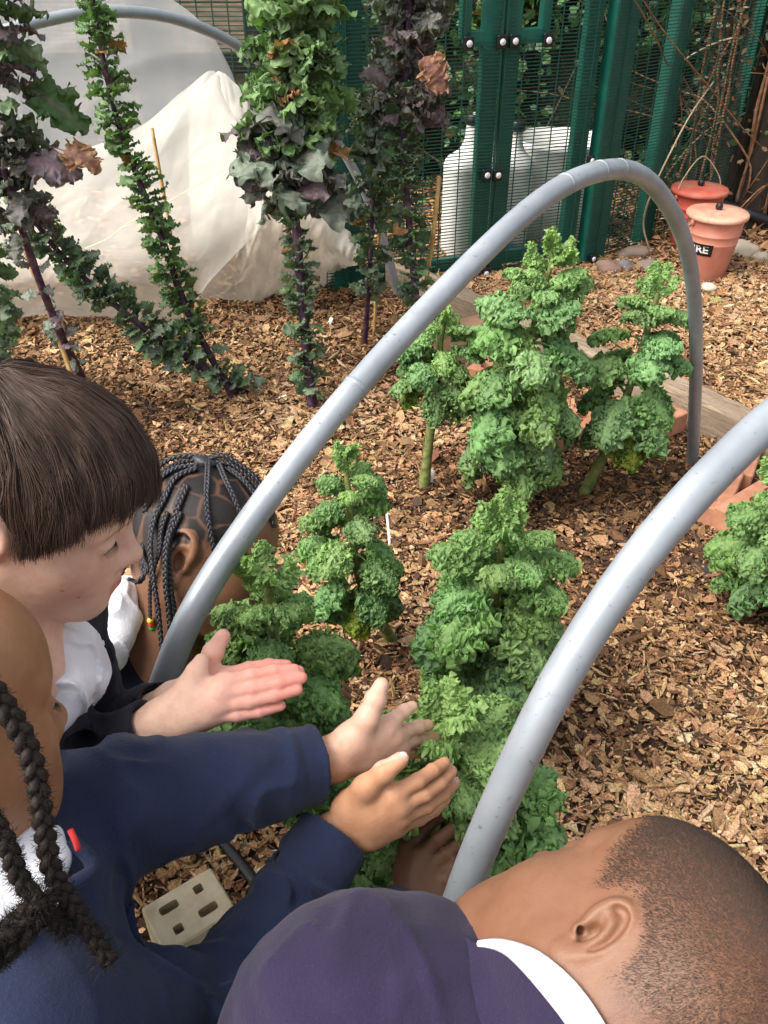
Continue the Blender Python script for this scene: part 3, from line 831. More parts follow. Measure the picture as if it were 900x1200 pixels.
# ---------------------------------------------------------------- girl with thick plaits (bottom left)
def girl_front():
    f_ = .62*CR+.10*CU+.78*CD; u_ = -.14*CR+.95*CU-.28*CD; H = Head((0, 0, 0), f_, u_, .95); H.c = at(73, 838, .665)-H.w(.106, 0, -.025)
    S = Shape(); head_shape(S, H, fat=1.04, nw=1.25)
    nb = H.c+np.array([.01, -.045, -.12]); shL = np.array([-.405, .425, .695]); shR = at(38, 1215, .575)
    elL = at(135, 948, .735); wL = at(388, 890, .825); elR = at(252, 1180, .73); wR = at(391, 980, .82)
    pel = np.array([-.40, .20, .42])
    g = S.group(k=.02, kj=.025); cap(g, H.w(-.022, 0, -.045), nb, .042, .045)
    g = S.group(k=.03, kj=.03); cap(g, shL, shR, .032); cap(g, nb-[0, 0, .04], pel, .055, .075)
    g = S.group(k=.01, kj=.02)
    for a, e, w in ((shL, elL, wL), (shR, elR, wR)): cap(g, a, e, .034, .028); cap(g, e, w, .028, .0185)
    p = lambda x, y, z: at(x, y, z+.092)
    # left hand (far), open palm, thumb up
    kn = [p(452, 851, .742), p(461, 862, .750), p(466, 873, .760), p(466, 884, .770)]
    fg = [[p(464, 841, .750), p(474, 833, .758), p(483, 828, .764)],
          [p(476, 856, .768), p(490, 852, .782), p(502, 850, .792)],
          [p(482, 868, .782), p(497, 866, .797), p(509, 864, .807)],
          [p(480, 882, .790), p(491, 882, .802), p(501, 882, .810)]]
    th = [p(411, 866, .727), p(430, 842, .722), p(440, 820, .722), p(447, 803, .724)]
    hand(S, wL, kn, fg, th)
    # right hand (near), back towards the viewer, thumb on top
    kn = [p(460, 931, .705), p(468, 944, .708), p(470, 957, .716), p(465, 969, .726)]
    fg = [[p(490, 915, .712), p(507, 903, .724), p(521, 894, .738)],
          [p(497, 931, .718), p(515, 918, .732), p(529, 904, .748)],
          [p(500, 945, .730), p(519, 932, .746), p(533, 917, .762)],
          [p(492, 960, .742), p(509, 950, .758), p(522, 938, .772)]]
    th = [p(408, 946, .715), p(428, 923, .700), p(450, 905, .692), p(469, 891, .688)]
    hand(S, wR, kn, fg, th)
    base = np.array([.33, .165, .082])
    def colf(V):
        C = np.tile(base, (len(V), 1)); C = head_colour(H, V, C, (.38, .11, .08), (.03, .015, .01))
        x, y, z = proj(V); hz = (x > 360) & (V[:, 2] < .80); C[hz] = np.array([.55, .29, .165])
        for ch in fg:
            for q in ch[:2]:
                m = np.exp(-(np.linalg.norm(V-q, axis=1)/.0085)**2)*.35; C = C*(1-m[:, None])+np.array([.40, .17, .10])*m[:, None]
        # paler palm
        d = ((x-445)/60)**2+((y-850)/64)**2; m = np.clip(1.6-d, 0, 1)*((y < 905) & hz)*(y < 905-(x-420)*.35); C = C*(1-m[:, None])+np.array([.66, .42, .31])*m[:, None]
        return C
    e = person('brown-skinned girl with thick dark plaits, reaching both hands to the kale', 0, S, .0016, colf, skin_mat('skin_brown', .35, .5, .15))
    eyes(H, e, (.03, .015, .01))
    for q, a_ in ((fg[0], .0085), (fg[1], .0085), (fg[2], .008)): nail(q[2]+CU*.0035-CD*.0035, CU*.75-CD*.6, unit(q[2]-q[1]), a_*.9, .0046, e, M_nail)
    nail(p(471, 889, .682), -CD, unit(th[3]-th[2]), .0098, .0062, e, M_nail)
    # ---- clothes
    T = Shape(); g = T.group(k=.04, kj=.02); cap(g, shL, shR, .058, .052); cap(g, nb-[0, 0, .05], pel, .085, .10); cap(g, at(15, 1090, .66), at(60, 1180, .70), .075, .075)
    g = T.group(k=.015, kj=.03)
    cL = wL+(elL-wL)*.085; cR = wR+(elR-wR)*.02
    cap(g, shL, elL, .058, .054); cyl(g, elL, wL+(elL-wL)*.20, .056, .040, .006); cap(g, elL, elL, .054)
    cap(g, shR, elR, .052, .040); cyl(g, elR, wR+(elR-wR)*.22, .042, .036, .006); cap(g, elR, elR, .041)
    g = T.group(k=0, kj=.004)                                    # ribbed cuffs
    cyl(g, wL+(elL-wL)*.30, cL, .0385, .0350, .002); cyl(g, wR+(elR-wR)*.32, cR, .0390, .0355, .002)
    g = T.group(k=0, kj=.002)
    for e_, w, r in ((elL, cL, .0350), (elR, cR, .0355)):
        a, b, _ = frame_from(unit(w-e_)); 
        for k in range(24):
            t0, t1 = 2*math.pi*k/24, 2*math.pi*(k+1)/24
            cap(g, w+(a*math.cos(t0)+b*math.sin(t0))*r, w+(a*math.cos(t1)+b*math.sin(t1))*r, .0022)
    g = T.group(k=0, kj=.003, op='sub')
    for e_, w, r in ((elL, cL, .0295), (elR, cR, .0280)):
        u = unit(w-e_); cyl(g, w-u*.045, w+u*.03, r, r, .001)
    cap(g, H.w(.0, 0, -.06), at(22, 1050, .60), .050, .034)
    V, F = mesh_sdf(T, .0028, fold_disp([(shL, elL, (1.1,), 1.8), (elL, cL, (0., .7), 1.5), (shR, elR, (1,), 1.6), (elR, cR, (0, .55), 2.0)], freq=38)); mk_mesh('sweater', V, F, M_navy, e)
    # neckband
    band = spline([at(84, 985, .618), at(104, 1005, .612), at(106, 1022, .604), at(78, 1040, .588), at(40, 1066, .57), at(0, 1100, .555), at(-40, 1125, .55)], 40)
    V, F = tube(band, .0052, 10); mk_mesh('neckband', V, F, M_navy, e)
    # white shirt collar
    T = Shape(); g = T.group(k=.012, kj=.01); cap(g, at(18, 985, .630), at(58, 1010, .610), .020, .016); cap(g, at(50, 985, .618), at(52, 1055, .590), .013, .013)
    cap(g, at(10, 1010, .61), at(-10, 1085, .58), .026, .022); cap(g, at(30, 1040, .60), at(-20, 1120, .575), .018, .018); cap(g, at(-20, 1000, .62), at(-40, 1060, .60), .03)
    V, F = mesh_sdf(T, .0020, lambda P: .0022*vnoise(P*[50, 50, 25], 8)+.0020*(1-2*np.abs(vnoise(P*[60, 40, 30], 18)))); mk_mesh('shirt_collar', V, F, M_white, e)
    V, F = tube(spline([at(82, 972, .600), at(88, 985, .598), at(92, 996, .600)], 8), .0022, 8, flat=.7)
    mk_mesh('embroidered_badge', V, F, Mat('red_thread', (.60, .03, .03), .7).m, e)
    # ---- plaits, thick and fluffy
    mb = MB(); rng = np.random.default_rng(3)
    paths = [([(-40, 770, .50), (-15, 800, .50), (8, 832, .505), (26, 862, .51), (40, 900, .515), (48, 945, .52), (54, 985, .525), (62, 1022, .53), (84, 1060, .54), (108, 1095, .55), (128, 1128, .555)], .0072),
             ([(-50, 900, .50), (-20, 945, .505), (6, 985, .51), (20, 1022, .515), (38, 1050, .52), (62, 1074, .53), (80, 1092, .54)], .0066),
             ([(-40, 1110, .49), (-5, 1096, .50), (28, 1074, .51), (48, 1052, .515)], .0075)]
    paths.append(([(44, 1060, .52), (30, 1090, .515), (8, 1112, .51), (-20, 1135, .50)], .0080))
    for pts, r in paths:
        P = braid([at(*q) for q in pts], r, out=mb, per=r*4.2, taper=.8)
        for k in range(2200):
            i = rng.integers(0, len(P)); fz = (1.0+1.2*(i/len(P))**3)
            d = unit(rng.normal(size=3)); q = P[i]+d*r*.8+rng.normal(0, .0008, 3); l = rng.uniform(.0012, .0032)*fz; b2 = unit(d+rng.normal(0, .9, 3))
            V, F = tube([q, q+(d+b2*.6)*l*.5, q+(d*.5+b2)*l], [.00022, .00018, .00008], 3, cap=False); mb.add(V, F)
    mh = Mat('plait_brown_black', rough=.6, spec=.25); mh.color(mh.ramp(mh.noise(180, 4), [(.3, (.010, .008, .007)), (.75, (.034, .024, .019))])); mh.bump(mh.noise(420, 3), .7, .001)
    mb.build('plaits', mh.m, e)
    # hair on the head (cap, mostly out of frame)
    T = Shape(); g = T.group(k=.02, kj=.01); ell(g, H.w(-.014, 0, .036), np.array([.093, .078, .080])*.95, H.M); 
    g = T.group(k=0, kj=.004, op='sub'); ell(g, H.w(.095, 0, -.01), np.array([.115, .13, .155])*.95, H.M); ell(g, H.w(.01, 0, -.075), np.array([.09, .10, .06]), H.M)
    V, F = mesh_sdf(T, .003, lambda P: .0015*vnoise(P*[60, 60, 60], 2)); mk_mesh('hair', V, F, mh.m, e)
    legs(e, pel+[-.07, .05, 0], pel+[.07, -.05, 0], np.array([-.42, .42, .12]), np.array([-.26, .30, .10]), np.array([-.60, .20, .07]), np.array([-.44, .04, .07]), None, (.2, .9, 0))
    return e

# ---------------------------------------------------------------- boy with cropped hair (bottom right)
def boy_cropped():
    H = Head((.1645, .2873, .7592), (-.1696, .9719, -.1633), (.8951, .2212, .387), 1.02)
    S = Shape(); head_shape(S, H, es=.92, slit=.003, fat=1.04, easp=.66, nw=1.2)
    nb = at(590, 1185, .615); shL = at(435, 1162, .60); shR = at(560, 1290, .78); elL = at(437, 1122, .76); wL = at(482, 1066, .925)
    elR = at(700, 1330, .85); wR = at(620, 1140, .98); pel = np.array([-.13, -.06, .52]); hip = pel
    g = S.group(k=.03, kj=.03); cap(g, H.w(-.026, 0, -.04), nb, .047, .050); cap(g, H.w(-.045, 0, -.02), nb+[-.0, .01, 0], .035, .042)
    g = S.group(k=.03, kj=.03); cap(g, shL, shR, .03); cap(g, nb-[.03, 0, .02], pel, .055, .08)
    g = S.group(k=.01, kj=.02)
    for a, e, w in ((shL, elL, wL), (shR, elR, wR)): cap(g, a, e, .035, .028); cap(g, e, w, .028, .0195)
    p = at
    kn = [p(477, 993, .945), p(490, 1004, .935), p(500, 1018, .932), p(505, 1032, .935)]
    fg = [[p(497, 972, .950), p(513, 958, .950), p(526, 946, .945)],
          [p(513, 984, .935), p(532, 970, .935), p(548, 957, .935)],
          [p(522, 1000, .935), p(540, 986, .940), p(555, 972, .945)],
          [p(524, 1018, .940), p(540, 1004, .948), p(552, 992, .955)]]
    th = [p(500, 1062, .935), p(513, 1046, .930), p(522, 1030, .930), p(530, 1012, .935)]
    hand(S, wL, kn, fg, th)
    kn = [wR+np.array([-.03, .03+.004*i, .02-.014*i]) for i in range(4)]
    kn = [wR+unit(np.array([-.5, .8, .1]))*.058+np.array([.006, .003, .012])*(1.5-i) for i in range(4)]
    fg = [[k+np.array([-.012, .022, 0]), k+np.array([-.022, .034, 0]), k+np.array([-.034, .042, 0])] for k in kn]
    hand(S, wR, kn, fg, [wR+[0, .01, .018], wR+[-.005, .03, .032], wR+[-.012, .048, .036], wR+[-.02, .062, .036]])
    base = np.array([.205, .098, .054])
    def hl(L):   # cropped hairline
        az = np.abs(np.arctan2(L[:, 1], L[:, 0])); return np.interp(az, [0, .5, .85, 1.1, 1.35, 1.6, 1.95, 2.3, 2.7, 3.2], [.062, .058, .048, .020, .000, .018, -.005, -.035, -.050, -.056])
    def hm(L): return np.clip((L[:, 2]-hl(L))/.022+.12*vnoise(L*60, 3), 0, 1)*(np.abs(L) < .13).all(1)*np.clip((.0755-np.abs(L[:, 1]))/.002, 0, 1)*np.clip((np.hypot((L[:, 0]+.013)*1.15, L[:, 2]+.002)-.024)/.008, 0, 1)
    def colf(V):
        C = np.tile(base, (len(V), 1)); C = head_colour(H, V, C, (.22, .085, .06), (.02, .012, .01))
        L = H.local(V); m = hm(L)*(.34+.12*vnoise(L*220, 6)); top = np.clip((L[:, 2]-.03)/.06, 0, 1)*.12+np.clip((L[:, 0]-.0)/.09, 0, 1)*.08
        m = np.clip(m+top*(hm(L) > .3), 0, .85)
        C = C*(1-m[:, None])+np.array([.060, .032, .022])*m[:, None]
        x, y, z = proj(V); hz = (z > .90) & (x < 600) & (y < 1075); C[hz] = C[hz]*.85  # back-lit shade of the reaching hand, put into its skin colour
        return C
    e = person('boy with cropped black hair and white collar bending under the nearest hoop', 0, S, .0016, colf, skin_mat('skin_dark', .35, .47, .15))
    eyes(H, e, (.02, .012, .01))
    # ---- cropped hair: short bristles
    rng = np.random.default_rng(2); SH = Shape(); head_shape(SH, H, ears=())
    N = 170000; D = rng.normal(size=(N, 3)); D /= np.linalg.norm(D, axis=1)[:, None]
    D = D[D[:, 2] > -.75]; P0 = np.array([-.010, 0, .03]); t = np.full(len(D), .10)
    O = H.w(*P0); W = D@H.M.T
    for _ in range(14): t -= sdf(SH, O+W*t[:, None])*.9
    Q = O+W*t[:, None]; L = H.local(Q); keep = rng.random(len(L)) < hm(L)*.95; Q = Q[keep]; L = L[keep]
    eps = .002; gr = np.stack([sdf(SH, Q+np.eye(3)[i]*eps)-sdf(SH, Q-np.eye(3)[i]*eps) for i in range(3)], 1); gr /= np.linalg.norm(gr, axis=1)[:, None]
    flow = L-np.array([-.06, .01, .095]); flow = flow@H.M.T; flow -= gr*(flow*gr).sum(1)[:, None]; flow /= np.linalg.norm(flow, axis=1)[:, None]+1e-9
    n = len(Q); ln = rng.uniform(.0014, .0030, n)[:, None]; dr = flow*.9+gr*.55+rng.normal(0, .25, (n, 3)); dr /= np.linalg.norm(dr, axis=1)[:, None]
    s = np.cross(dr, gr); s /= np.linalg.norm(s, axis=1)[:, None]+1e-9; wd = .00011
    V = np.stack([Q-s*wd-gr*.0003, Q+s*wd-gr*.0003, Q+gr*.0003, Q+dr*ln], 1).reshape(-1, 3); b0 = np.arange(n)*4
    F = np.concatenate([np.stack([b0+i, b0+j, b0+3], 1) for i, j in ((0, 1), (1, 2), (2, 0))])
    mk_mesh('cropped_hair', V, F, Mat('crop_black', (.075, .049, .037), .65, .2).m, e)
    nail(p(526, 944, .939), -CD, unit(fg[0][2]-fg[0][1]), .008, .005, e, M_nail_d)
    # ---- clothes
    T = Shape(); g = T.group(k=.05, kj=.02); cap(g, at(490, 1290, .62), at(552, 1222, .606), .070); cap(g, nb+[-.055, -.01, -.012], pel+[.03, 0, 0], .072, .10); cap(g, shL+[.0, 0, -.01], nb+[-.03, -.02, -.04], .052, .043); cap(g, at(385, 1185, .60), at(345, 1300, .62), .066, .078); cap(g, shR, nb-[.03, 0, .06], .06)
    g = T.group(k=.03, kj=.03); cap(g, shL, elL, .052, .044); cap(g, elL, wL+(elL-wL)*.35, .045, .032)
    cap(g, shR, elR, .055, .044); cap(g, elR, wR+(elR-wR)*.25, .044, .032)
    V, F = mesh_sdf(T, .0030, fold_disp([(shL, elL, (.5,), 1), (nb, pel, (.2, .5), 1.2)], .004, .0026, 22)); mk_mesh('sweater', V, F, M_purple, e)
    # white collar laid on neck and jumper
    def fall(px, py, lift):
        d = ray(px, py); dn = np.linalg.norm(d); t = .40
        for _ in range(90):
            v = min(sdf(S, (CC+d*t)[None])[0], sdf(T, (CC+d*t)[None])[0])-lift
            if v < .0004: break
            t += v/dn*.8
            if t > 1.2: break
        return CC+d*t
    top = spline([(560, 1104, 0), (575, 1101, 0), (592, 1102, 0), (625, 1112, 0), (654, 1132, 0), (682, 1160, 0), (709, 1200, 0), (735, 1250, 0)], 46)
    bot = spline([(560, 1108, 0), (575, 1110, 0), (592, 1117, 0), (612, 1136, 0), (637, 1165, 0), (664, 1200, 0), (685, 1235, 0), (700, 1275, 0)], 46)
    G_ = np.array([[fall(*(a+(b-a)*k/6)[:2], .0035+.0030*math.sin(math.pi*k/6)) for k in range(7)] for a, b in zip(top, bot)])
    for _ in range(4): G_[1:-1] = .25*G_[:-2]+.5*G_[1:-1]+.25*G_[2:]
    o = mk_mesh('shirt_collar', G_.reshape(-1, 3), _grid(46, 7), M_white, e); md = o.modifiers.new('t', 'SOLIDIFY'); md.thickness = .0022; md.offset = 0
    lf = spline([(545, 1098, 0), (548, 1108, 0), (550, 1125, 0), (552, 1150, 0), (558, 1180, 0), (566, 1210, 0), (572, 1240, 0), (578, 1290, 0)], 46)
    G_ = np.array([[fall(*(a+(b-a)*k/11)[:2], .0042 if k else .0005) for k in range(12)] for a, b in zip(lf, bot+[2, -2, 0])])
    for _ in range(6): G_[1:-1, 1:] = .25*G_[:-2, 1:]+.5*G_[1:-1, 1:]+.25*G_[2:, 1:]; G_[:, 1:-1] = .25*G_[:, :-2]+.5*G_[:, 1:-1]+.25*G_[:, 2:]
    mk_mesh('neckband', G_.reshape(-1, 3), _grid(46, 12), M_purple, e)
    return e, H, nb, pel
# ================================================================ ground and mulch
def gh(x, y):
    P = np.stack([np.asarray(x, float)*1.0, np.asarray(y, float)*1.0, np.zeros_like(np.asarray(x, float))], -1)
    return .016*vnoise(P*2.1, 5)+.011*vnoise(P*6.5, 6)+.004*vnoise(P*17, 8)

def make_ground():
    def axis(lo, hi, n, far): 
        a = np.linspace(lo, hi, n); e = np.geomspace(.3, far, 14); return np.r_[lo-e[::-1], a, hi+e]
    X = axis(-3.2, 3.6, 300, 60); Y = axis(-.6, 6.4, 310, 60)
    gx, gy = np.meshgrid(X, Y, indexing='ij'); fade = np.clip((4.5-np.maximum(np.abs(gx), np.abs(gy-2.5)))/1, 0, 1)
    V = np.stack([gx, gy, gh(gx, gy)*fade-.002], -1).reshape(-1, 3); n = len(Y)
    i, j = np.meshgrid(np.arange(len(X)-1), np.arange(n-1), indexing='ij'); b = (i*n+j).ravel()
    F = np.stack([b, b+n, b+n+1, b+1], 1)
    m = Mat('soil', rough=.95, spec=.2)
    c = m.ramp(m.noise(55, 6, .65), [(.3, (.040, .024, .016)), (.5, (.095, .056, .034)), (.72, (.19, .115, .065))])
    m.color(c); m.bump(m.noise(70, 6, .7), .9, .012); m.bump(m.noise(300, 3), .6, .004)
    tag(mk_mesh('ground', V, F, m.m, None, col=None), kind='structure')

EDGE_A = gnd(528, 345, .08); EDGE_B = gnd(858, 490, .08)
def edge_side(x, y):   # >0 beyond the timber edging (path)
    d = (EDGE_B-EDGE_A)[:2]; d = d/np.linalg.norm(d); n = np.array([-d[1], d[0]]); n = n if n[1] > 0 else -n
    return (x-EDGE_A[0])*n[0]+(y-EDGE_A[1])*n[1]

def chips(name, N, xr, yr, size, seed, tone, filt=None, lift=0.0, thick=(.0008, .0026)):
    rng = np.random.default_rng(seed)
    x = rng.uniform(*xr, N); y = rng.uniform(*yr, N)
    keep = np.abs(x) < .62*y+.62
    if filt is not None: keep &= filt(x, y)
    x, y = x[keep], y[keep]; N = len(x)
    L = np.clip(rng.lognormal(math.log(size), .50, N), size*.30, size*3.1); asp = rng.uniform(.28, .85, N)
    shred = rng.random(N) < .36; asp[shred] = rng.uniform(.08, .22, shred.sum()); L[shred] *= 1.3
    ang = np.arange(6)/6*2*math.pi
    rad = rng.uniform(.42, 1.2, (N, 6)); px = np.cos(ang)*rad*L[:, None]/2; py = np.sin(ang)*rad*(L*asp)[:, None]/2
    bend = rng.normal(0, 5.5, N)[:, None]; tw = rng.normal(0, 9, N)[:, None]
    pz = bend*px**2*.8+tw*px*py+rng.normal(0, .03, (N, 6))*L[:, None]
    th = rng.uniform(*thick, N)[:, None]
    top = np.stack([px, py, pz+th/2], -1); bot = np.stack([px*.93, py*.93, pz-th/2], -1); P = np.concatenate([top, bot], 1)
    yaw = rng.uniform(0, 2*math.pi, N); tilt = np.abs(rng.normal(0, .46, N)); ta = rng.uniform(0, 2*math.pi, N)
    cy, sy = np.cos(yaw), np.sin(yaw); Rz = np.zeros((N, 3, 3)); Rz[:, 0, 0] = cy; Rz[:, 0, 1] = -sy; Rz[:, 1, 0] = sy; Rz[:, 1, 1] = cy; Rz[:, 2, 2] = 1
    ax = np.stack([np.cos(ta), np.sin(ta), np.zeros(N)], 1); K = np.zeros((N, 3, 3)); K[:, 0, 2] = ax[:, 1]; K[:, 1, 2] = -ax[:, 0]; K[:, 2, 0] = -ax[:, 1]; K[:, 2, 1] = ax[:, 0]
    R = np.eye(3)+np.sin(tilt)[:, None, None]*K+(1-np.cos(tilt))[:, None, None]*(K@K)
    P = np.einsum('nij,nkj->nki', R@Rz, P)
    z = gh(x, y)+rng.uniform(.001, .013, N)+np.sin(tilt)*L*.18+lift+.010*np.maximum(0, vnoise(np.stack([x*9, y*9, x*0], -1), 44))
    P += np.stack([x, y, z], -1)[:, None]
    b = (np.arange(N)*12)[:, None]
    F = np.concatenate([b+[0, 1, 2, 3], b+[0, 3, 4, 5]]+[b+[i, 6+i, 6+(i+1) % 6, (i+1) % 6] for i in range(6)])
    pal = np.array([[.62, .41, .235], [.53, .325, .175], [.41, .24, .125], [.29, .155, .080], [.17, .090, .047], [.090, .052, .034], [.68, .50, .32]])
    pal = pal*np.array([1.0, .985, .93])
    wet = vnoise(np.stack([x*2.6, y*2.6, x*0], -1), 71)*.9+vnoise(np.stack([x*8, y*8, x*0], -1), 72)*.5+tone(x, y)
    pr = np.stack([.16*np.exp(-1.2*wet), .24*np.exp(-.7*wet), .22+0*wet, .16*np.exp(.5*wet), .12*np.exp(1.1*wet), .08*np.exp(1.5*wet), .05*np.exp(-1.4*wet)], 1)
    cs = np.cumsum(pr, 1); k = (rng.random(N)[:, None]*cs[:, -1:] > cs).sum(1)
    C = pal[k]*rng.uniform(.75, 1.25, N)[:, None]*(1+rng.normal(0, .05, (N, 3)))
    return P.reshape(-1, 3), F, np.repeat(np.clip(C, .01, .8), 12, 0)

def make_mulch():
    m = Mat('bark_chip', rough=.82, spec=.25); a = m.attr().outputs['Color']
    n = m.noise(260, 5, .7); c = m.mix(a, m.mix(a, (.36, .30, .26), 1, 'MULTIPLY'), m.ramp(n, [(.40, (0, 0, 0)), (.62, (.9, .9, .9))]))
    m.color(c); m.bump(m.noise(700, 3), .5, .001)
    tone = lambda x, y: np.where(edge_side(x, y) > 0, -1.0, .10-1.0*np.exp(-(((x-.62)/.35)**2+((y-.85)/.45)**2))+.55*np.exp(-(((x-.35)/.55)**2+((y-1.75)/.35)**2)))
    V1, F1, C1 = chips('', 150000, (-1.9, 1.9), (.30, 2.25), .0150, 1, tone)
    V2, F2, C2 = chips('', 9000, (-1.5, 1.5), (.30, 2.2), .024, 2, tone, lift=.003)
    V3, F3, C3 = chips('', 105000, (-2.4, 2.4), (2.25, 3.9), .019, 3, tone)
    n = len(V1); n2 = n+len(V2)
    tag(mk_mesh('wood_chip_mulch', np.r_[V1, V2, V3], np.r_[F1, F2+n, F3+n2], m.m, None, False, np.r_[C1, C2, C3]), 'brown and tan bark chip mulch covering the bed and path', 'mulch', kind='stuff')
    V, F, C = chips('', 50000, (-2.6, 3.6), (3.9, 6.0), .030, 4, tone)
    tag(mk_mesh('leaf_litter', V, F, m.m, None, False, C), 'pale chips and leaf litter beyond the green gate', 'mulch', kind='stuff')

# ================================================================ leaves
def _grid(nu, nv): 
    i, j = np.meshgrid(np.arange(nu-1), np.arange(nv-1), indexing='ij'); b = (i*nv+j).ravel(); return np.stack([b, b+nv, b+nv+1, b+1], 1)

def curly_leaf(seed, nu=50, nv=26, L=.13, W=.052, pet=.05, droop=.9, layers=2, A=.010):
    """one curly kale leaf growing along +x, top +z"""
    rng = np.random.default_rng(seed); Vs, Fs, Cs, n = [], [], [], 0
    for ly in range(layers):
        u = np.linspace(0, 1, nu)[:, None]; v = np.linspace(-1, 1, nv)[None]
        w = W*(np.sin(math.pi*np.clip(u*.86+.12, 0, 1))**.55)*(1-.18*ly)*(1+.16*np.sin(u*19+seed+ly*2))
        s = pet+L*u*(1-.06*ly); ang = droop*(u**1.4)*1.25
        dx = np.cos(ang); dz = -np.sin(ang); ds = np.r_[0, np.diff(s[:, 0])]
        cx = pet+np.cumsum(ds*dx[:, 0]); cz = np.cumsum(ds*dz[:, 0]); cx = cx[:, None]; cz = cz[:, None]
        nx, nz = np.sin(ang), np.cos(ang)
        yy = v*w; k = np.abs(v)
        sag = -.55*w*k**2*(.5+.8*u)
        base = np.stack(np.broadcast_arrays(s, yy*1.0, 0*s+ly*3.3+seed), -1)
        a = (k**1.1*.9+.12)*A*(1+.25*ly)
        N1 = vnoise3(base*70, seed*3+1+ly); N2 = vnoise3(base*190+N1*.5, seed*3+7+ly); N3 = vnoise3(base*370+N2*.4, seed+9)
        D = N1*a[..., None]*.70+N2*a[..., None]*1.05+N3*a[..., None]*.52
        rim = np.maximum(k-.72, 0)/.28
        off = sag+ly*(.010-.004*k)+rim*A*.5*np.sin(u*95+v*3+seed)
        X = cx+nx*off+D[..., 0]; Y = yy+D[..., 1]; Z = cz+nz*off+D[..., 2]*1.25
        V = np.stack(np.broadcast_arrays(X, Y, Z), -1).reshape(-1, 3)
        rib = np.exp(-(v/.09)**2)*(1-u*.7)+0*u
        pale = np.clip(.5+.35*N1[..., 2]+.45*N2[..., 2]+.35*N3[..., 2], 0, 1)*(.5+.5*k)  # paler margins, plus highlights on raised ruffles put into the colour
        C = np.stack([np.broadcast_to(rib, pale.shape), pale, np.broadcast_to(k, pale.shape)], -1).reshape(-1, 3)
        Vs.append(V); Fs.append(_grid(nu, nv)+n); Cs.append(C); n += len(V)
    # petiole + midrib
    P = spline([(-.004, 0, -.004), (pet*.5, 0, .004), (pet, 0, -.001), (pet+L*.3, 0, -.006-L*.04)], 8); V, F = tube(P, np.linspace(.0042, .0018, 8), 6, cap=False)
    Vs.append(V); Fs.append(np.array(F)+n); Cs.append(np.tile([1, .5, 0], (len(V), 1)))
    return np.concatenate(Vs), np.concatenate(Fs), np.concatenate(Cs)

def lobed_leaf(seed, nu=24, nv=17, L=.10, W=.048, pet=.03, droop=.6, A=.008, notch=.30):
    """flatter red-kale leaf with toothed, wavy margin"""
    u = np.linspace(0, 1, nu)[:, None]; v = np.linspace(-1, 1, nv)[None]
    lob = 1-notch*(.5+.5*np.sin(u*15+seed+(v > 0)*1.7))*np.abs(v)**1.5-.10*(.5+.5*np.sin(u*47+seed))*np.abs(v)**2
    w = W*(np.sin(math.pi*np.clip(u**.8*.9+.06, 0, 1))**.6)*lob
    ang = droop*u**1.3; ds = L/nu; cx = pet+np.cumsum(np.cos(ang), 0)*ds; cz = -np.cumsum(np.sin(ang), 0)*ds
    k = np.abs(v); yy = v*w
    base = np.stack(np.broadcast_arrays(u*L, yy, 0*u+seed*2.2), -1)
    N1 = vnoise3(base*42, seed+3); N2 = vnoise3(base*110, seed+5)
    a = A*(k**1.3+.1); D = N1*a[..., None]*1.5+N2*a[..., None]*.7
    off = .30*w*k**1.5*(1 if seed % 2 else -.7)+A*k**2*np.sin(u*34+seed+v)
    X = cx+np.sin(ang)*off+D[..., 0]; Y = yy+D[..., 1]; Z = cz+np.cos(ang)*off+D[..., 2]
    V = np.stack(np.broadcast_arrays(X, Y, Z), -1).reshape(-1, 3)
    rib = np.exp(-(v/.07)**2)*(1-u*.5)+0*u; pale = np.clip(.5+.5*N1[..., 0], 0, 1)
    C = np.stack([np.broadcast_to(rib, pale.shape), pale, np.broadcast_to(k, pale.shape)], -1).reshape(-1, 3)
    P = spline([(-.003, 0, -.003), (pet*.6, 0, .001), (pet+.01, 0, 0)], 5); V2, F2 = tube(P, np.linspace(.0026, .0016, 5), 5, cap=False); n = len(V)
    return np.r_[V, V2], np.r_[_grid(nu, nv), np.array(F2)+n], np.r_[C, np.tile([1, .5, 0], (len(V2), 1))]

PROTO = {}
def protos():
    for q, (nu, nv) in dict(hi=(92, 52), lo=(60, 34)).items():
        PROTO['curly_'+q] = [curly_leaf(i+1, nu, nv) for i in range(6)]
        PROTO['bud_'+q] = [curly_leaf(i+31, int(nu*.9), int(nv*.95), L=.085, W=.030, pet=.035, droop=-.1, A=.0070) for i in range(4)]
    PROTO['lobe'] = [lobed_leaf(i+1) for i in range(8)]
    PROTO['big'] = [lobed_leaf(i+21, 46, 31, L=.16, W=.066, pet=.04, droop=.9, A=.015, notch=.20) for i in range(6)]

def leaf_frame(out, up, roll=0):
    x = unit(out); z = np.array(up, float); z = unit(z-x*(z@x)); y = np.cross(z, x)
    c, s = math.cos(roll), math.sin(roll); return np.stack([x, y*c+z*s, z*c-y*s], 1)

class Leaves:
    def __init__(s): s.V = []; s.F = []; s.C = []; s.n = 0
    def put(s, pr, P, M, sc, fn):
        V, F, A = pr; V = (V*sc)@M.T+P; s.V.append(V); s.F.append(F+s.n); s.C.append(fn(A)); s.n += len(V)
    def build(s, name, mat, parent): return mk_mesh(name, np.concatenate(s.V), np.concatenate(s.F), mat, parent, True, np.clip(np.concatenate(s.C), 0, 1))

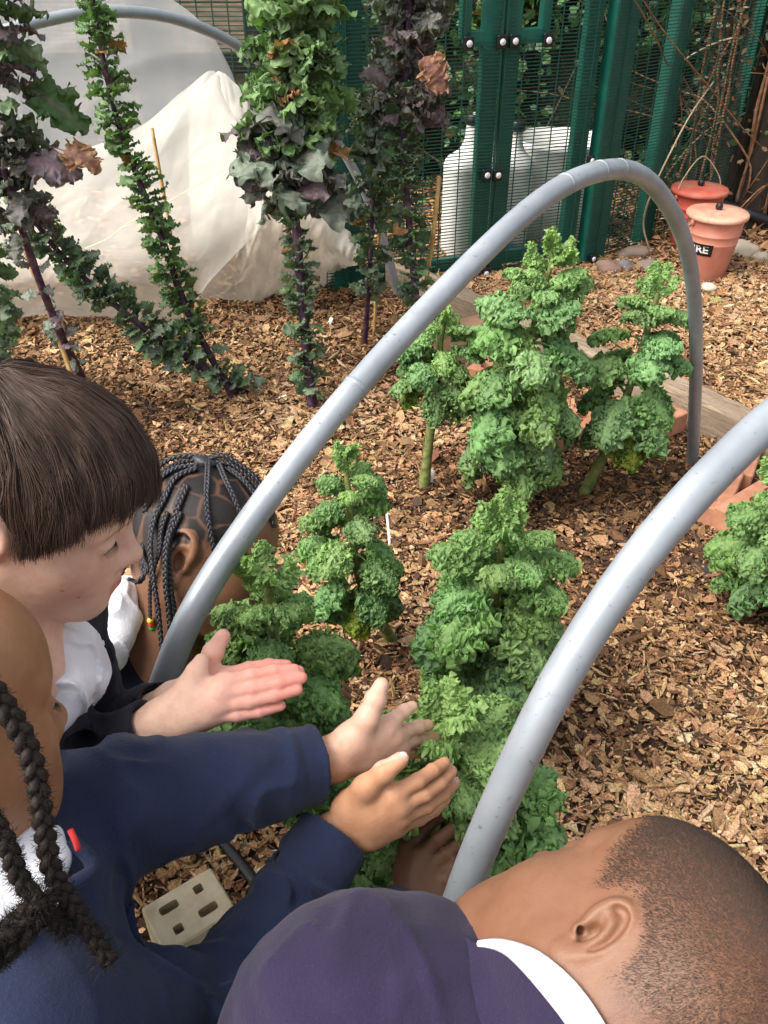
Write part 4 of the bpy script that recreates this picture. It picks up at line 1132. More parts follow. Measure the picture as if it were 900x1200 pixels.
def leaf_mat(name, trans=.30, rough=.55, spec=.35):
    m = Mat(name, rough=rough, spec=spec); a = m.attr().outputs['Color']
    n = m.noise(120, 3); c = m.mix(a, m.mix(a, (.62, .70, .66), 1, 'MULTIPLY'), m.ramp(n, [(.4, (0, 0, 0)), (.75, (.8, .8, .8))]))
    m.color(c); m.bump(m.noise(420, 3), .35, .0012)
    tr = m.n('ShaderNodeBsdfTranslucent'); mx = m.n('ShaderNodeMixShader'); mx.inputs[0].default_value = trans
    k = m.mix(c, (1.5, 1.9, .7), 1, 'MULTIPLY'); m.L.new(k, tr.inputs[0]); m.L.new(m.p.outputs[0], mx.inputs[1]); m.L.new(tr.outputs[0], mx.inputs[2])
    m.L.new(mx.outputs[0], m.N['Material Output'].inputs[0]); return m.m

G_DARK = np.array([.115, .205, .080]); G_MID = np.array([.195, .315, .110]); G_YOUNG = np.array([.29, .42, .14]); G_RIB = np.array([.30, .43, .17]); G_YEL = np.array([.26, .30, .035])
def green(age, tint, A):
    """age 0 young .. 1 old"""
    base = (G_MID*(1-age*.75)+G_DARK*age*.75)*tint; pale = G_MID*1.6*(1-age*.28)*tint  # pale end also carries the painted ruffle highlights
    if age < .34: w = 1-age/.34; base = base*(1-w)+G_YOUNG*w*.85; pale = pale*(1-w)+G_YOUNG*1.15*w
    C = base+(pale-base)*A[:, 1:2]
    return C+(G_RIB-C)*(A[:, 0:1]*.45)

def curly_kale(label, base, top, n, r0, q='hi', seed=0, crown=.25, low=1.0, yellow=(), stem_r=.011, sc=1.0, lean_mid=None):
    rng = np.random.default_rng(seed+100); base = np.array(base); base[2] = float(gh(base[0], base[1]))-.01; top = np.array(top)
    mid = (base+top)/2 if lean_mid is None else np.array(lean_mid); H = np.linalg.norm(top-base)
    e = empty('curly_kale', base, label, 'kale', 'curly kale plants growing in the bed')
    S = spline([base, mid, top], 40); V, F = tube(S, np.linspace(stem_r*1.25, stem_r*.45, 40)*(1+.10*vnoise(np.linspace(0, 30, 40)[:, None]*[1, 1, 1], seed)), 12)
    ms = bpy.data.materials.get('kale_stem')
    if not ms:
        mm = Mat('kale_stem', rough=.6, spec=.3); mm.color(mm.ramp(mm.noise(60, 4), [(.35, (.10, .125, .035)), (.5, (.17, .20, .055)), (.7, (.24, .25, .10))])); mm.bump(mm.noise(120, 3, stretch=(1, 1, 4)), .8, .003); ms = mm.m
    mk_mesh('stem', V, F, ms, e)
    # old leaf scars round the stem
    lv = Leaves(); GA = 2.399
    for i in range(n):
        f = (i+.5)/n; t = crown+(1-crown)*f**.85; P = S[min(39, int(t*39))]; a = i*GA+rng.normal(0, .25)
        age = 1-f; el = np.interp(f, [0, .25, .6, .85, 1], [-.55, -.15, .35, .85, 1.3])+rng.normal(0, .16)
        size = np.interp(f, [0, .2, .45, .7, .88, 1], [.95, 1.08, .95, .70, .46, .34])*r0*sc*rng.uniform(.88, 1.14)
        o = np.array([math.cos(a)*math.cos(el), math.sin(a)*math.cos(el), math.sin(el)]); tint = rng.uniform(.82, 1.22)*np.array([rng.uniform(.9, 1.12), 1, rng.uniform(.85, 1.15)])
        M = leaf_frame(o, (0, 0, 1) if el < .8 else (math.cos(a), math.sin(a), .3) if False else (-math.cos(a)*.3, -math.sin(a)*.3, 1), rng.normal(0, .25))
        kind = 'bud_' if f > .86 else 'curly_'; pr = PROTO[kind+q]; pr = pr[rng.integers(len(pr))]
        yl = i in yellow
        lv.put(pr, P, M, size*(1.5 if kind == 'bud_' else 1), (lambda A, yl=yl, age=age, tint=tint: green(age, tint, A) if not yl else G_YEL*tint+(np.array([.10, .19, .03])-G_YEL*tint)*A[:, 1:2]))
    mt = bpy.data.materials.get('kale_leaf') or leaf_mat('kale_leaf')
    lv.build('foliage', mt, e); return e

P_GREEN = np.array([.110, .195, .080]); P_LIGHT = np.array([.19, .30, .11]); P_GREY = np.array([.15, .185, .135]); P_PURP = np.array([.135, .090, .105]); P_DPURP = np.array([.040, .022, .036]); P_BROWN = np.array([.30, .15, .06]); P_RIB = np.array([.16, .05, .10])
def red_kale(label, pts, spec, seed=0, stem_r=.010, cane=None):
    """pts: stem way points (base first). spec: list of (t0,t1,count,size,kind,colA,colB,el)"""
    rng = np.random.default_rng(seed+500); S = spline(pts, 60); base = S[0]
    e = empty('tall_red_kale', base, label, 'kale', 'tall red kale plants at the back of the bed')
    V, F = tube(S, np.linspace(stem_r*1.3, stem_r*.6, 60)*(1+.12*vnoise(np.linspace(0, 40, 60)[:, None]*[1, 1, 1], seed)), 10)
    ms = bpy.data.materials.get('purple_stem')
    if not ms: ms = ncol('purple_stem', [(.35, (.030, .012, .028)), (.55, (.075, .030, .060)), (.75, (.15, .085, .085))], 50, bump=.8, bdist=.003)
    mk_mesh('stem', V, F, ms, e); lv = Leaves()
    for (t0, t1, cnt, size, kind, ca, cb, el0) in spec:
        for i in range(cnt):
            t = t0+(t1-t0)*(i+rng.random())/cnt; P = S[min(59, int(t*59))]; T = unit(S[min(59, int(t*59)+1)]-S[max(0, int(t*59)-1)])
            a = rng.uniform(0, 2*math.pi); ea, eb, _ = frame_from(T); el = el0+rng.normal(0, .35)
            o = (ea*math.cos(a)+eb*math.sin(a))*math.cos(el)+T*math.sin(el); o = o+np.array([0, 0, .15])
            pr = PROTO[kind]; pr = pr[rng.integers(len(pr))]; sz = size*rng.uniform(.65, 1.25); w = rng.random(); tint = rng.uniform(.75, 1.3)
            brown = rng.random() < (.05 if kind == 'big' else .02)
            def fn(A, w=w, tint=tint, brown=brown):
                b = (np.array(ca)*(1-w)+np.array(cb)*w)*tint
                if brown: b = P_BROWN*tint
                C = b*(1+.5*(A[:, 1:2]-.5)); C = C+(P_RIB-C)*(A[:, 0:1]*.6)
                ed = np.clip(A[:, 2:3]-.75, 0, 1)*2; return C*(1-ed*.35)+P_PURP*ed*.35
            lv.put(pr, P+o*.004, leaf_frame(o, T if kind == 'lobe' else (0, 0, 1), rng.normal(0, .5)), sz, fn)
    mt = bpy.data.materials.get('red_kale_leaf') or leaf_mat('red_kale_leaf', .18, .5)
    lv.build('foliage', mt, e); return e

def cane(label, p0, p1, r=.0055):
    P = spline([p0, (np.array(p0)+p1)/2+[.004, 0, .003], p1], 24); rr = np.full(24, r); rr[[5, 11, 17]] *= 1.25
    V, F = tube(P, rr, 10); m = bpy.data.materials.get('bamboo') or ncol('bamboo', [(.35, (.34, .19, .06)), (.6, (.52, .33, .12)), (.8, (.62, .43, .20))], 25, rough=.5, bump=.2)
    o = mk_mesh('bamboo_cane', V, F, m, None); tag(o, label, 'bamboo cane', 'bamboo canes staking the tall kale')

def plants():
    protos()
    g = lambda x, y: gnd(x, y)
    K = curly_kale
    K('largest near curly kale with pale crown, growing behind the one being held', g(562, 846), at(592, 610, 1.37), 42, 1.0, 'hi', 1, .30)
    K('curly kale nearest the camera with its pale top cupped by several hands', g(545, 1130), at(524, 842, .90), 46, .98, 'hi', 2, .26)
    K('curly kale with pale yellow-green tip in front of the clapping hands', g(352, 992), at(312, 668, .98), 34, .76, 'hi', 3, .36)
    K('small leaning curly kale with bare bent stem in the middle of the mulch', g(462, 748), at(404, 530, 1.63), 32, .68, 'hi', 4, .38, lean_mid=at(420, 672, 1.72), yellow=(1, 2))
    K('curly kale with long bare stem and a yellowing lower leaf', g(496, 574), at(520, 372, 2.10), 26, .70, 'lo', 5, .62, yellow=(0, 1, 3), stem_r=.013)
    K('tallest curly kale, broad and dense, beyond the first hoop', g(590, 608), at(652, 288, 1.92), 50, 1.05, 'lo', 6, .26, lean_mid=at(612, 440, 2.10))
    K('tall curly kale leaning right beside the right foot of the hoop', g(682, 582), at(776, 330, 2.0), 30, .92, 'lo', 7, .38, yellow=(0, 2), lean_mid=at(722, 500, 2.22), stem_r=.013)
    K('curly kale partly out of frame by the orange bricks', g(925, 730), at(915, 560, 1.70), 26, .92, 'lo', 8, .22)
    R = red_kale
    R('tall upright kale with purple stem and a big leafy green head', [g(367, 484), at(352, 330, 2.56), at(343, 180, 2.45), at(352, 40, 2.38), at(352, -60, 2.34)],
      [(.05, .60, 210, .44, 'lobe', P_GREEN, P_GREY, .3), (.50, .66, 54, .82, 'big', P_GREY, P_PURP, -.1), (.60, 1.0, 175, .72, 'big', P_LIGHT*.95, P_GREEN*1.1, .25), (.60, 1.0, 50, .95, 'lobe', P_LIGHT, P_GREEN*1.1, .2)], 1, .013)
    R('leaning kale column of small green leaves in front of the netting', [g(276, 470), at(222, 370, 2.66), at(190, 280, 2.55), at(140, 150, 2.42), at(112, 20, 2.30), at(105, -50, 2.26)],
      [(.04, .28, 26, .42, 'lobe', P_GREEN, P_GREY, .3), (.18, 1, 290, .50, 'lobe', P_GREEN, P_LIGHT*.9, .3)], 2, .010)
    R('low kale stem lying diagonally, covered in small green leaves', [g(292, 462), at(205, 410, 2.62), at(120, 345, 2.52), at(60, 285, 2.40), at(30, 240, 2.34)],
      [(.0, .35, 50, .45, 'lobe', P_GREY, P_GREEN, .3), (.30, 1, 200, .52, 'lobe', P_GREEN, P_GREY, .3)], 3, .010)
    R('kale at the left edge with withered purple and brown leaves', [g(97, 445), at(62, 370, 2.4), at(20, 250, 2.15), at(-12, 120, 2.0), at(-15, -20, 1.9)],
      [(.60, .80, 46, .52, 'big', P_PURP, P_GREY*.9, .1), (.78, 1, 34, .60, 'big', P_GREEN, P_PURP, .2), (.12, .6, 26, .4, 'lobe', P_GREY, P_PURP, .2)], 4, .011)
    R('short leafy kale cut off by the left edge above the hair', [g(-6, 420), at(-5, 350, 2.5), at(-14, 290, 2.45)], [(.0, 1, 110, .52, 'lobe', P_GREY, P_GREEN, .3)], 5, .009)
    R('dark purple kale standing just left of the gate', [g(490, 442), at(486, 330, 2.80), at(474, 200, 2.70), at(476, 90, 2.6), at(484, -50, 2.52)],
      [(.05, .70, 200, .50, 'lobe', P_GREEN*.95, P_GREY, .3), (.64, 1, 90, .62, 'big', P_PURP*1.25, P_GREY*.9, .25)], 6, .012)
    R('slim kale with grey-green leaves between the two tall ones', [g(427, 408), at(434, 300, 2.86), at(438, 180, 2.78), at(436, 110, 2.72)],
      [(.25, 1, 110, .48, 'lobe', P_GREEN, P_GREY, .3), (.60, 1, 26, .66, 'big', P_GREY, P_GREY*1.4, .1)], 7, .008)
    # single notable leaves
    def single(label, P, M, sc, ca, cb, seed, kind='big'):
        lv = Leaves(); lv.put(PROTO[kind][seed % len(PROTO[kind])], P, M, sc, lambda A: (np.array(ca)+(np.array(cb)-ca)*np.clip(A[:, 1:2]*1.2-.1+.6*(A[:, 2:3]-.5), 0, 1))*(1-A[:, 0:1]*.5)+P_RIB*1.6*A[:, 0:1]*.5)
        return lv
    kl = [o for o in bpy.data.objects if o.get('label', '').startswith('kale at the left edge')][0]; mt = bpy.data.materials['red_kale_leaf']
    lv = single('', at(18, 95, 2.05), leaf_frame(CR*1.0-CU*.55, -CD+CU*.4), 1.0, (.050, .10, .035), (.085, .15, .050), 0); lv.build('leaf', mt, kl)
    lv = single('', at(12, 185, 2.05), leaf_frame(CR-CU*.12, -CD+CU*.3), .85, P_PURP*1.6, (.20, .17, .20), 1); lv.build('leaf', mt, kl)
    lv = single('', at(62, 172, 2.06), leaf_frame(CR-CU*.35, -CD+CU*.2), .62, (.20, .08, .05), (.46, .27, .16), 2); o = lv.build('leaf', mt, kl); o['label'] = 'withered brown leaf'
    k6 = [o for o in bpy.data.objects if o.get('label', '').startswith('dark purple kale')][0]
    lv = single('', at(488, 55, 2.5), leaf_frame(CR*.55-CU*.7, -CD), .75, (.20, .08, .06), (.50, .26, .15), 3); o = lv.build('leaf', mt, k6); o['label'] = 'withered orange-brown leaf'
    cane('bamboo cane behind the leaning kale column', at(222, 416, 2.95), at(178, 150, 2.72)); cane('bamboo cane beside the purple stem at the far left', at(84, 440, 2.62), at(22, 275, 2.45), .007)
    cane('short bamboo cane leaning on the tall leafy kale', at(346, 300, 2.62), at(325, 232, 2.55)); cane('tall bamboo cane beside the slim kale', g(438, 398), at(450, 105, 2.75), .006)
    cane('bamboo cane by the gate, right of the dark kale', at(498, 340, 2.9), at(515, 207, 2.75), .007)
# ================================================================ hoops, netting, edging, bricks, fence
def ray(px, py): return CD+(px-450)/FPX*CR+(600-py)/FPX*CU
def on_plane(px, py, P0, n): d = ray(px, py); return CC+d*(((P0-CC)@n)/(d@n))

HB = np.array([.632, .775, 0]); HN = np.array([HB[1], -HB[0], 0])     # run of the hoops, and their normal
def hoops():
    m = Mat('galvanised', rough=.42, spec=.5, metal=.35)
    c = m.ramp(m.noise(9, 5, .6), [(.3, (.25, .275, .30)), (.55, (.33, .36, .39)), (.75, (.42, .45, .48))]); sp = m.ramp(m.noise(160, 2), [(.66, (0, 0, 0)), (.74, (1, 1, 1))])
    m.color(m.mix(c, (.20, .21, .22), sp)); m.bump(m.noise(40, 4), .15, .002); m.roughn(m.noise(30, 4), .32, .58); m = m.m
    P0 = gnd(812, 545)
    def hoop(label, n0, HB, pix, foot_a, foot_b, r, joints=()):
        HN = np.array([HB[1], -HB[0], 0]); pts = [on_plane(x, y, n0, HN) for x, y in pix]
        if foot_a is not None: pts = [foot_a(pts)]+pts
        if foot_b is not None: pts = pts+[foot_b(pts)]
        S = spline(pts, 90); e = empty('tunnel_hoop', S[0], label, 'hoop', 'grey pipe hoops over the bed')
        for _ in range(6): S[1:-1] = .25*S[:-2]+.5*S[1:-1]+.25*S[2:]
        V, F = tube(S, r, 28); mk_mesh('pipe', V, F, m, e)
        for (x, y) in joints:
            q = on_plane(x, y, n0, HN); i = int(np.argmin(np.linalg.norm(S-q, axis=1))); i = min(max(i, 2), 87)
            d = unit(S[i+1]-S[i-1]); V, F = tube([S[i]-d*.0035, S[i]-d*.0025, S[i]+d*.0025, S[i]+d*.0035], [r*1.0, r*1.045, r*1.045, r*1.0], 28); mk_mesh('joint_ring', V, F, m, e)
        return S
    down = lambda pts, i, j: None
    def footl(pts):
        if pts[0][0] < 0: return np.array([-.475, .475, -.05])
        t = pts[0]+unit(pts[0]-pts[1])*.1; return np.array([t[0]-HB[0]*.15, t[1]-HB[1]*.15, -.05])
    def footr(pts): return np.array([pts[-1][0], pts[-1][1], -.06])
    hoop('large grey pipe hoop arching over the middle of the bed', P0, HB, [(190, 800), (235, 700), (300, 600), (395, 478), (500, 362), (600, 262), (660, 215), (720, 196), (758, 208), (792, 255), (810, 315), (816, 400), (814, 480), (811, 545)], footl, footr, .0163, [(418, 450), (660, 211), (724, 194), (700, 197)])
    hoop('nearest grey pipe hoop crossing the right side in front of the boy', np.array([.233, .569, 0]), np.array([.77, .638, 0]), [(528, 1085), (575, 965), (630, 842), (700, 720), (780, 612), (850, 540), (905, 487), (980, 430), (1060, 390), (1140, 400)], footl,
         lambda pts: pts[-1]+HB*.12-np.array([0, 0, .95]), .0163)
    hoop('far grey pipe hoop beside the netting at the top left', np.array([-.818, 2.762, 0]), np.array([.842, .539, 0]), [(-25, 62), (0, 42), (60, 21), (130, 13), (200, 19), (270, 48), (330, 92), (395, 165), (432, 235), (455, 300), (468, 350)],
         lambda pts: np.array([-1.72, 2.18, -.05]), lambda pts: pts[-1]-np.array([0, 0, .05]), .0163, [(108, 14)])

def sheet(name, ctrl, nu, nv, mat, parent, disp, thick=0):
    """ctrl: rows of world points, smoothly interpolated to a grid"""
    R_ = [spline(r, nv) for r in ctrl]; R_ = np.stack(R_, 0)
    G_ = np.stack([spline(R_[:, j], nu) for j in range(nv)], 1)
    du = np.gradient(G_, axis=0); dv = np.gradient(G_, axis=1); N = np.cross(du, dv); N /= np.linalg.norm(N, axis=-1)[..., None]+1e-9
    u, v = np.meshgrid(np.linspace(0, 1, nu), np.linspace(0, 1, nv), indexing='ij')
    G_ = G_+N*disp(u, v, G_)[..., None]
    return mk_mesh(name, G_.reshape(-1, 3), _grid(nu, nv), mat, parent)

def net_mat(name, c, alpha, weave=True):
    m = Mat(name, c, .8, .1); n = m.noise(7, 4); m.color(m.ramp(n, [(.3, tuple(v*.9 for v in c)), (.7, c)]))
    tr = m.n('ShaderNodeBsdfTranslucent'); tr.inputs[0].default_value = (*c, 1); mx = m.n('ShaderNodeMixShader'); mx.inputs[0].default_value = .35
    m.L.new(m.p.outputs[0], mx.inputs[1]); m.L.new(tr.outputs[0], mx.inputs[2])
    tp = m.n('ShaderNodeBsdfTransparent'); m2 = m.n('ShaderNodeMixShader'); m2.inputs[0].default_value = alpha
    lw = m.n('ShaderNodeLayerWeight'); lw.inputs[0].default_value = .35; mr = m.n('ShaderNodeMapRange'); mr.inputs[3].default_value = alpha; mr.inputs[4].default_value = min(1, alpha+.22); m.L.new(lw.outputs['Facing'], mr.inputs[0]); m.L.new(mr.outputs[0], m2.inputs[0])
    m.L.new(tp.outputs[0], m2.inputs[1]); m.L.new(mx.outputs[0], m2.inputs[2]); m.L.new(m2.outputs[0], m.N['Material Output'].inputs[0]); return m.m

def netting():
    e = empty('netting_tunnel', gnd(120, 372), 'white insect netting draped over a low tunnel, bunched on the mulch', 'netting')
    mA = net_mat('net_thin', (.72, .72, .72), .30); mB = net_mat('net_thick', (.76, .73, .66), .62); mC = net_mat('net_seam', (.80, .77, .56), .55)
    fold = lambda am, fr, sd: (lambda u, v, G_: am*(1-2*np.abs(vnoise(np.stack([u*fr*.35+v*1.5, v*fr+u*2, u*0], -1), sd)))+am*.8*vnoise(np.stack([u*fr*.6, v*fr*2, u*0], -1), sd+1)+am*.35*vnoise(np.stack([u*fr*2+v*5, v*fr*4-u*9, u*0], -1), sd+2)-am*.25*np.maximum(1-4*np.abs(vnoise(np.stack([u*fr*1.1+v*4, v*fr*2.2-u*6, u*0], -1), sd+4)), 0)-am*.15*np.maximum(1-4*np.abs(vnoise(np.stack([u*fr*2.4-v*3, v*fr*3.5+u*5, u*0], -1), sd+5)), 0))
    # upper, see-through
    top = [at(-160, 120, 3.2), at(-90, 30, 3.3), at(0, -22, 3.45), at(90, -32, 3.55), at(170, -18, 3.6), at(232, 22, 3.6), at(268, 80, 3.55), at(284, 140, 3.5)]
    r2 = [at(-150, 190, 3.15), at(-80, 130, 3.2), at(0, 92, 3.28), at(80, 85, 3.33), at(150, 88, 3.36), at(215, 108, 3.38), at(258, 130, 3.4), at(284, 150, 3.45)]
    r3 = [at(-150, 260, 3.1), at(-80, 225, 3.12), at(0, 205, 3.15), at(70, 190, 3.18), at(130, 178, 3.2), at(190, 160, 3.24), at(240, 140, 3.32), at(284, 152, 3.44)]
    sheet('upper_netting', [top, r2, r3], 50, 70, mA, e, fold(.007, 5, 3))
    # lower, folded double
    b0 = [at(-150, 250, 3.06), at(-80, 215, 3.08), at(0, 196, 3.11), at(70, 180, 3.14), at(130, 166, 3.16), at(175, 140, 3.2), at(212, 108, 3.26), at(246, 84, 3.34), at(262, 96, 3.36)]
    b1 = [at(-150, 310, 3.02), at(-80, 290, 3.04), at(0, 280, 3.05), at(70, 262, 3.05), at(130, 248, 3.06), at(180, 225, 3.08), at(225, 205, 3.12), at(262, 190, 3.16), at(285, 175, 3.2)]
    b2 = [at(-150, 355, 3.05), at(-80, 345, 3.05), at(0, 340, 3.05), at(70, 330, 3.04), at(130, 325, 3.04), at(180, 312, 3.02), at(225, 290, 3.03), at(262, 262, 3.05), at(300, 225, 3.08)]
    b3 = [gnd(-150, 395), gnd(-80, 388), gnd(0, 374), gnd(60, 370), gnd(120, 374), gnd(170, 379), gnd(212, 380), at(246, 330, 3.1), at(312, 262, 3.06)]
    sheet('lower_netting', [b0, b1, b2, b3], 90, 150, mB, e, fold(.008, 5, 8))
    # bunched right part
    c0 = [at(225, 110, 3.42), at(256, 86, 3.38), at(285, 112, 3.36), at(305, 150, 3.36), at(330, 185, 3.36), at(365, 205, 3.4), at(392, 240, 3.4)]
    c1 = [at(225, 190, 3.30), at(265, 168, 3.22), at(298, 180, 3.2), at(322, 205, 3.22), at(350, 228, 3.26), at(385, 250, 3.3), at(408, 270, 3.34)]
    c2 = [at(228, 270, 3.20), at(275, 250, 3.13), at(308, 250, 3.10), at(335, 262, 3.14), at(362, 275, 3.2), at(392, 288, 3.26), at(418, 300, 3.3)]
    c3 = [gnd(235, 352), gnd(282, 352), gnd(310, 350), gnd(330, 340), at(352, 320, 3.28), gnd(384, 336), gnd(424, 312)]
    sheet('bunched_netting', [c0, c1, c2, c3], 90, 130, mB, e, fold(.014, 6, 15))
    d0 = [at(300, 205, 3.05), at(330, 210, 3.05), at(365, 225, 3.1), at(400, 262, 3.18), at(422, 292, 3.2)]
    d1 = [at(285, 280, 3.02), at(312, 275, 3.0), at(345, 282, 3.05), at(380, 295, 3.12), at(418, 305, 3.18)]
    d2 = [gnd(282, 345), gnd(305, 352), gnd(325, 346), gnd(378, 338), gnd(420, 312)]
    sheet('loose_fold', [d0, d1, d2], 60, 80, net_mat('net_loose', (.80, .74, .64), .45), e, fold(.014, 7, 25))
    for k, P in enumerate(([at(100, 291, 2.99), at(125, 280, 2.97), at(150, 262, 2.97), at(180, 248, 2.98), at(208, 230, 2.99), at(262, 200, 3.04)],)):
        V, F = tube(spline(P, 60), .006, 8, flat=.3); mk_mesh('seam', V, F, mC, e)

WOOD = None
def edging():
    global WOOD
    m = Mat('weathered_timber', rough=.85, spec=.2)
    d = unit((EDGE_B-EDGE_A)*[1, 1, 0]); n = np.array([-d[1], d[0], 0]); n = n if n[1] > 0 else -n; M = np.stack([d, n, [0, 0, 1]], 1)
    mp = m.n('ShaderNodeMapping'); mp.inputs['Rotation'].default_value = (0, 0, -math.atan2(d[1], d[0])); m.L.new(m.co, mp.inputs[0])
    g1 = m.noise(14, 6, .7, 1.2, vec=mp.outputs[0], stretch=(.6, 9, 9))
    m.color(m.ramp(g1, [(.28, (.09, .06, .04)), (.42, (.24, .175, .12)), (.6, (.36, .28, .20)), (.8, (.46, .38, .29))])); m.bump(g1, .8, .006); WOOD = m.m
    def plank(label, off, h, w, x0, x1, seed):
        L = x1-x0; nx = 60; V = []; F = []
        prof = [(-w/2, -.06), (-w/2, h-.012), (-w/2+.007, h-.003), (-w/2+.018, h), (w/2-.018, h), (w/2-.007, h-.003), (w/2, h-.012), (w/2, -.06)]
        for i in range(nx):
            t = x0+L*i/(nx-1)
            for (a, z) in prof:
                q = EDGE_A+d*t+n*(off+a); q[2] = z+.008*vnoise(np.array([[t*3, seed, 0.]]))[0]+.004*vnoise(np.array([[t*14, a*60, seed]]))[0]; q[:2] += n[:2]*.004*vnoise(np.array([[t*9, z*30, seed+4.]]))[0]; V.append(q)
        k = len(prof)
        for i in range(nx-1):
            for j in range(k-1): F.append([i*k+j, (i+1)*k+j, (i+1)*k+j+1, i*k+j+1])
        F.append(list(range(k))[::-1]); F.append([(nx-1)*k+j for j in range(k)])
        o = mk_mesh('timber_edging', V, F, WOOD, None, False); tag(o, label, 'timber edging')
    plank('front board of the weathered timber bed edging', -.01, .115, .058, -.35, 1.75, 1)
    plank('rear board of the weathered timber bed edging, along the path', .060, .095, .050, -.32, 1.60, 2)

def brick_mesh(size, holes, bev=.004, nseg=20):
    """brick with real through-holes on its top face; holes list of (x, y, rx, ry)"""
    import bmesh
    L, W, H = size; S = Mat
    V, F = box((0, 0, 0), size, None, bev)
    return V, F

def perforated(name, label, cat, P, yaw, size, holes, mat, group=None, tilt=0, roll=0):
    me = bpy.data.meshes.new(name); L, W, H = size
    V, F = box((0, 0, H/2), size, None, .003)
    o = mk_mesh(name, V, F, mat, None, False)
    for (hx, hy, rx, ry) in holes:      # cut the holes through
        a = np.arange(20)/20*2*math.pi; ex = 4.5 if rx != ry else 2
        cx = np.sign(np.cos(a))*np.abs(np.cos(a))**(2/ex)*rx+hx; cy = np.sign(np.sin(a))*np.abs(np.sin(a))**(2/ex)*ry+hy
        CV = np.r_[np.stack([cx, cy, np.full(20, -.01)], 1), np.stack([cx, cy, np.full(20, H+.01)], 1)]
        CF = [[i, (i+1) % 20, 20+(i+1) % 20, 20+i] for i in range(20)]+[list(range(20))[::-1], [20+i for i in range(20)]]
        c = mk_mesh('cut', CV, CF, None, None, False); bm = o.modifiers.new('b', 'BOOLEAN'); bm.operation = 'DIFFERENCE'; bm.solver = 'EXACT'; bm.object = c
        dg = bpy.context.evaluated_depsgraph_get(); nm = bpy.data.meshes.new_from_object(o.evaluated_get(dg)); o.modifiers.clear(); o.data = nm; bpy.data.objects.remove(c)
    o.name = name; o.location = [float(v) for v in P]; o.rotation_euler = (tilt, roll, yaw); tag(o, label, cat, group); return o

def bricks():
    mo = ncol('orange_brick', [(.3, (.36, .150, .085)), (.55, (.47, .215, .125)), (.75, (.54, .29, .19))], 22, rough=.85, bump=.35, bdist=.002, bscale=200)
    mc = ncol('cream_brick', [(.3, (.40, .33, .23)), (.5, (.50, .43, .31)), (.75, (.58, .52, .40))], 30, rough=.85, bump=.35, bdist=.002, bscale=240)
    mt = ncol('tan_brick', [(.3, (.36, .19, .11)), (.7, (.50, .30, .19))], 24, rough=.85, bump=.35, bdist=.002, bscale=200)
    S3 = [(-.068, 0, .018, .018), (0, 0, .018, .018), (.068, 0, .018, .018)]; grp = 'loose bricks along the bed edge'
    def put(px, py, yaw, label, mat=mo, size=(.215, .1025, .065), h=.0, holes=S3, **k):
        P = gnd(px, py, h+.05); P[2] = h; perforated('brick', label, 'brick', P, math.radians(yaw), size, holes, mat, grp, **k)
    put(548, 402, 30, 'pale tan brick behind the long-stemmed kale', mt, (.215, .12, .12), -.01, ())
    put(578, 424, 62, 'orange brick end just left of the tallest kale')
    put(663, 500, 35, 'orange brick with a round hole left of the hoop foot', h=.012)
    put(762, 492, 35, 'orange brick with a round hole between the leaning kale and the hoop foot', h=.022)
    put(866, 536, 62, 'orange brick just behind the near hoop, touching the timber')
    put(838, 575, 60, 'orange brick low behind the near hoop', h=.01)
    put(885, 592, 38, 'orange brick with a large hole under the cut-off kale', h=.02)
    put(905, 665, 20, 'orange brick lowest on the right, half hidden by leaves', h=-.01)
    # pale block between the sleeves
    P = at(222, 1064, 1.36); u = unit(at(243, 1020, 1.36)-at(163, 1077, 1.36)); yaw = math.atan2(u[1], u[0])
    hs = [(-.026, .026, .0165, .0085), (.032, .026, .009, .009), (-.032, -.024, .009, .009), (.026, -.024, .0165, .0085)]
    z = .14
    q = [gnd(x, y, z) for x, y in ((163, 1063), (245, 1018), (280, 1063), (195, 1120))]; P = sum(q)/4; u = (q[1]-q[0])+(q[2]-q[3]); yaw = math.atan2(u[1], u[0])
    Lx = (np.linalg.norm(q[1]-q[0])+np.linalg.norm(q[2]-q[3]))/2; Ly = (np.linalg.norm(q[2]-q[1])+np.linalg.norm(q[3]-q[0]))/2
    hs = [(-Lx*.20, Ly*.22, Lx*.13, Ly*.085), (Lx*.22, Ly*.24, Lx*.065, Ly*.085), (-Lx*.22, -Ly*.22, Lx*.065, Ly*.085), (Lx*.20, -Ly*.20, Lx*.13, Ly*.085)]
    perforated('concrete_block', 'cream block with four holes lying on the mulch between the two sleeves', 'block', [P[0], P[1], z-.135], yaw, (Lx, Ly, .135), hs, mc)

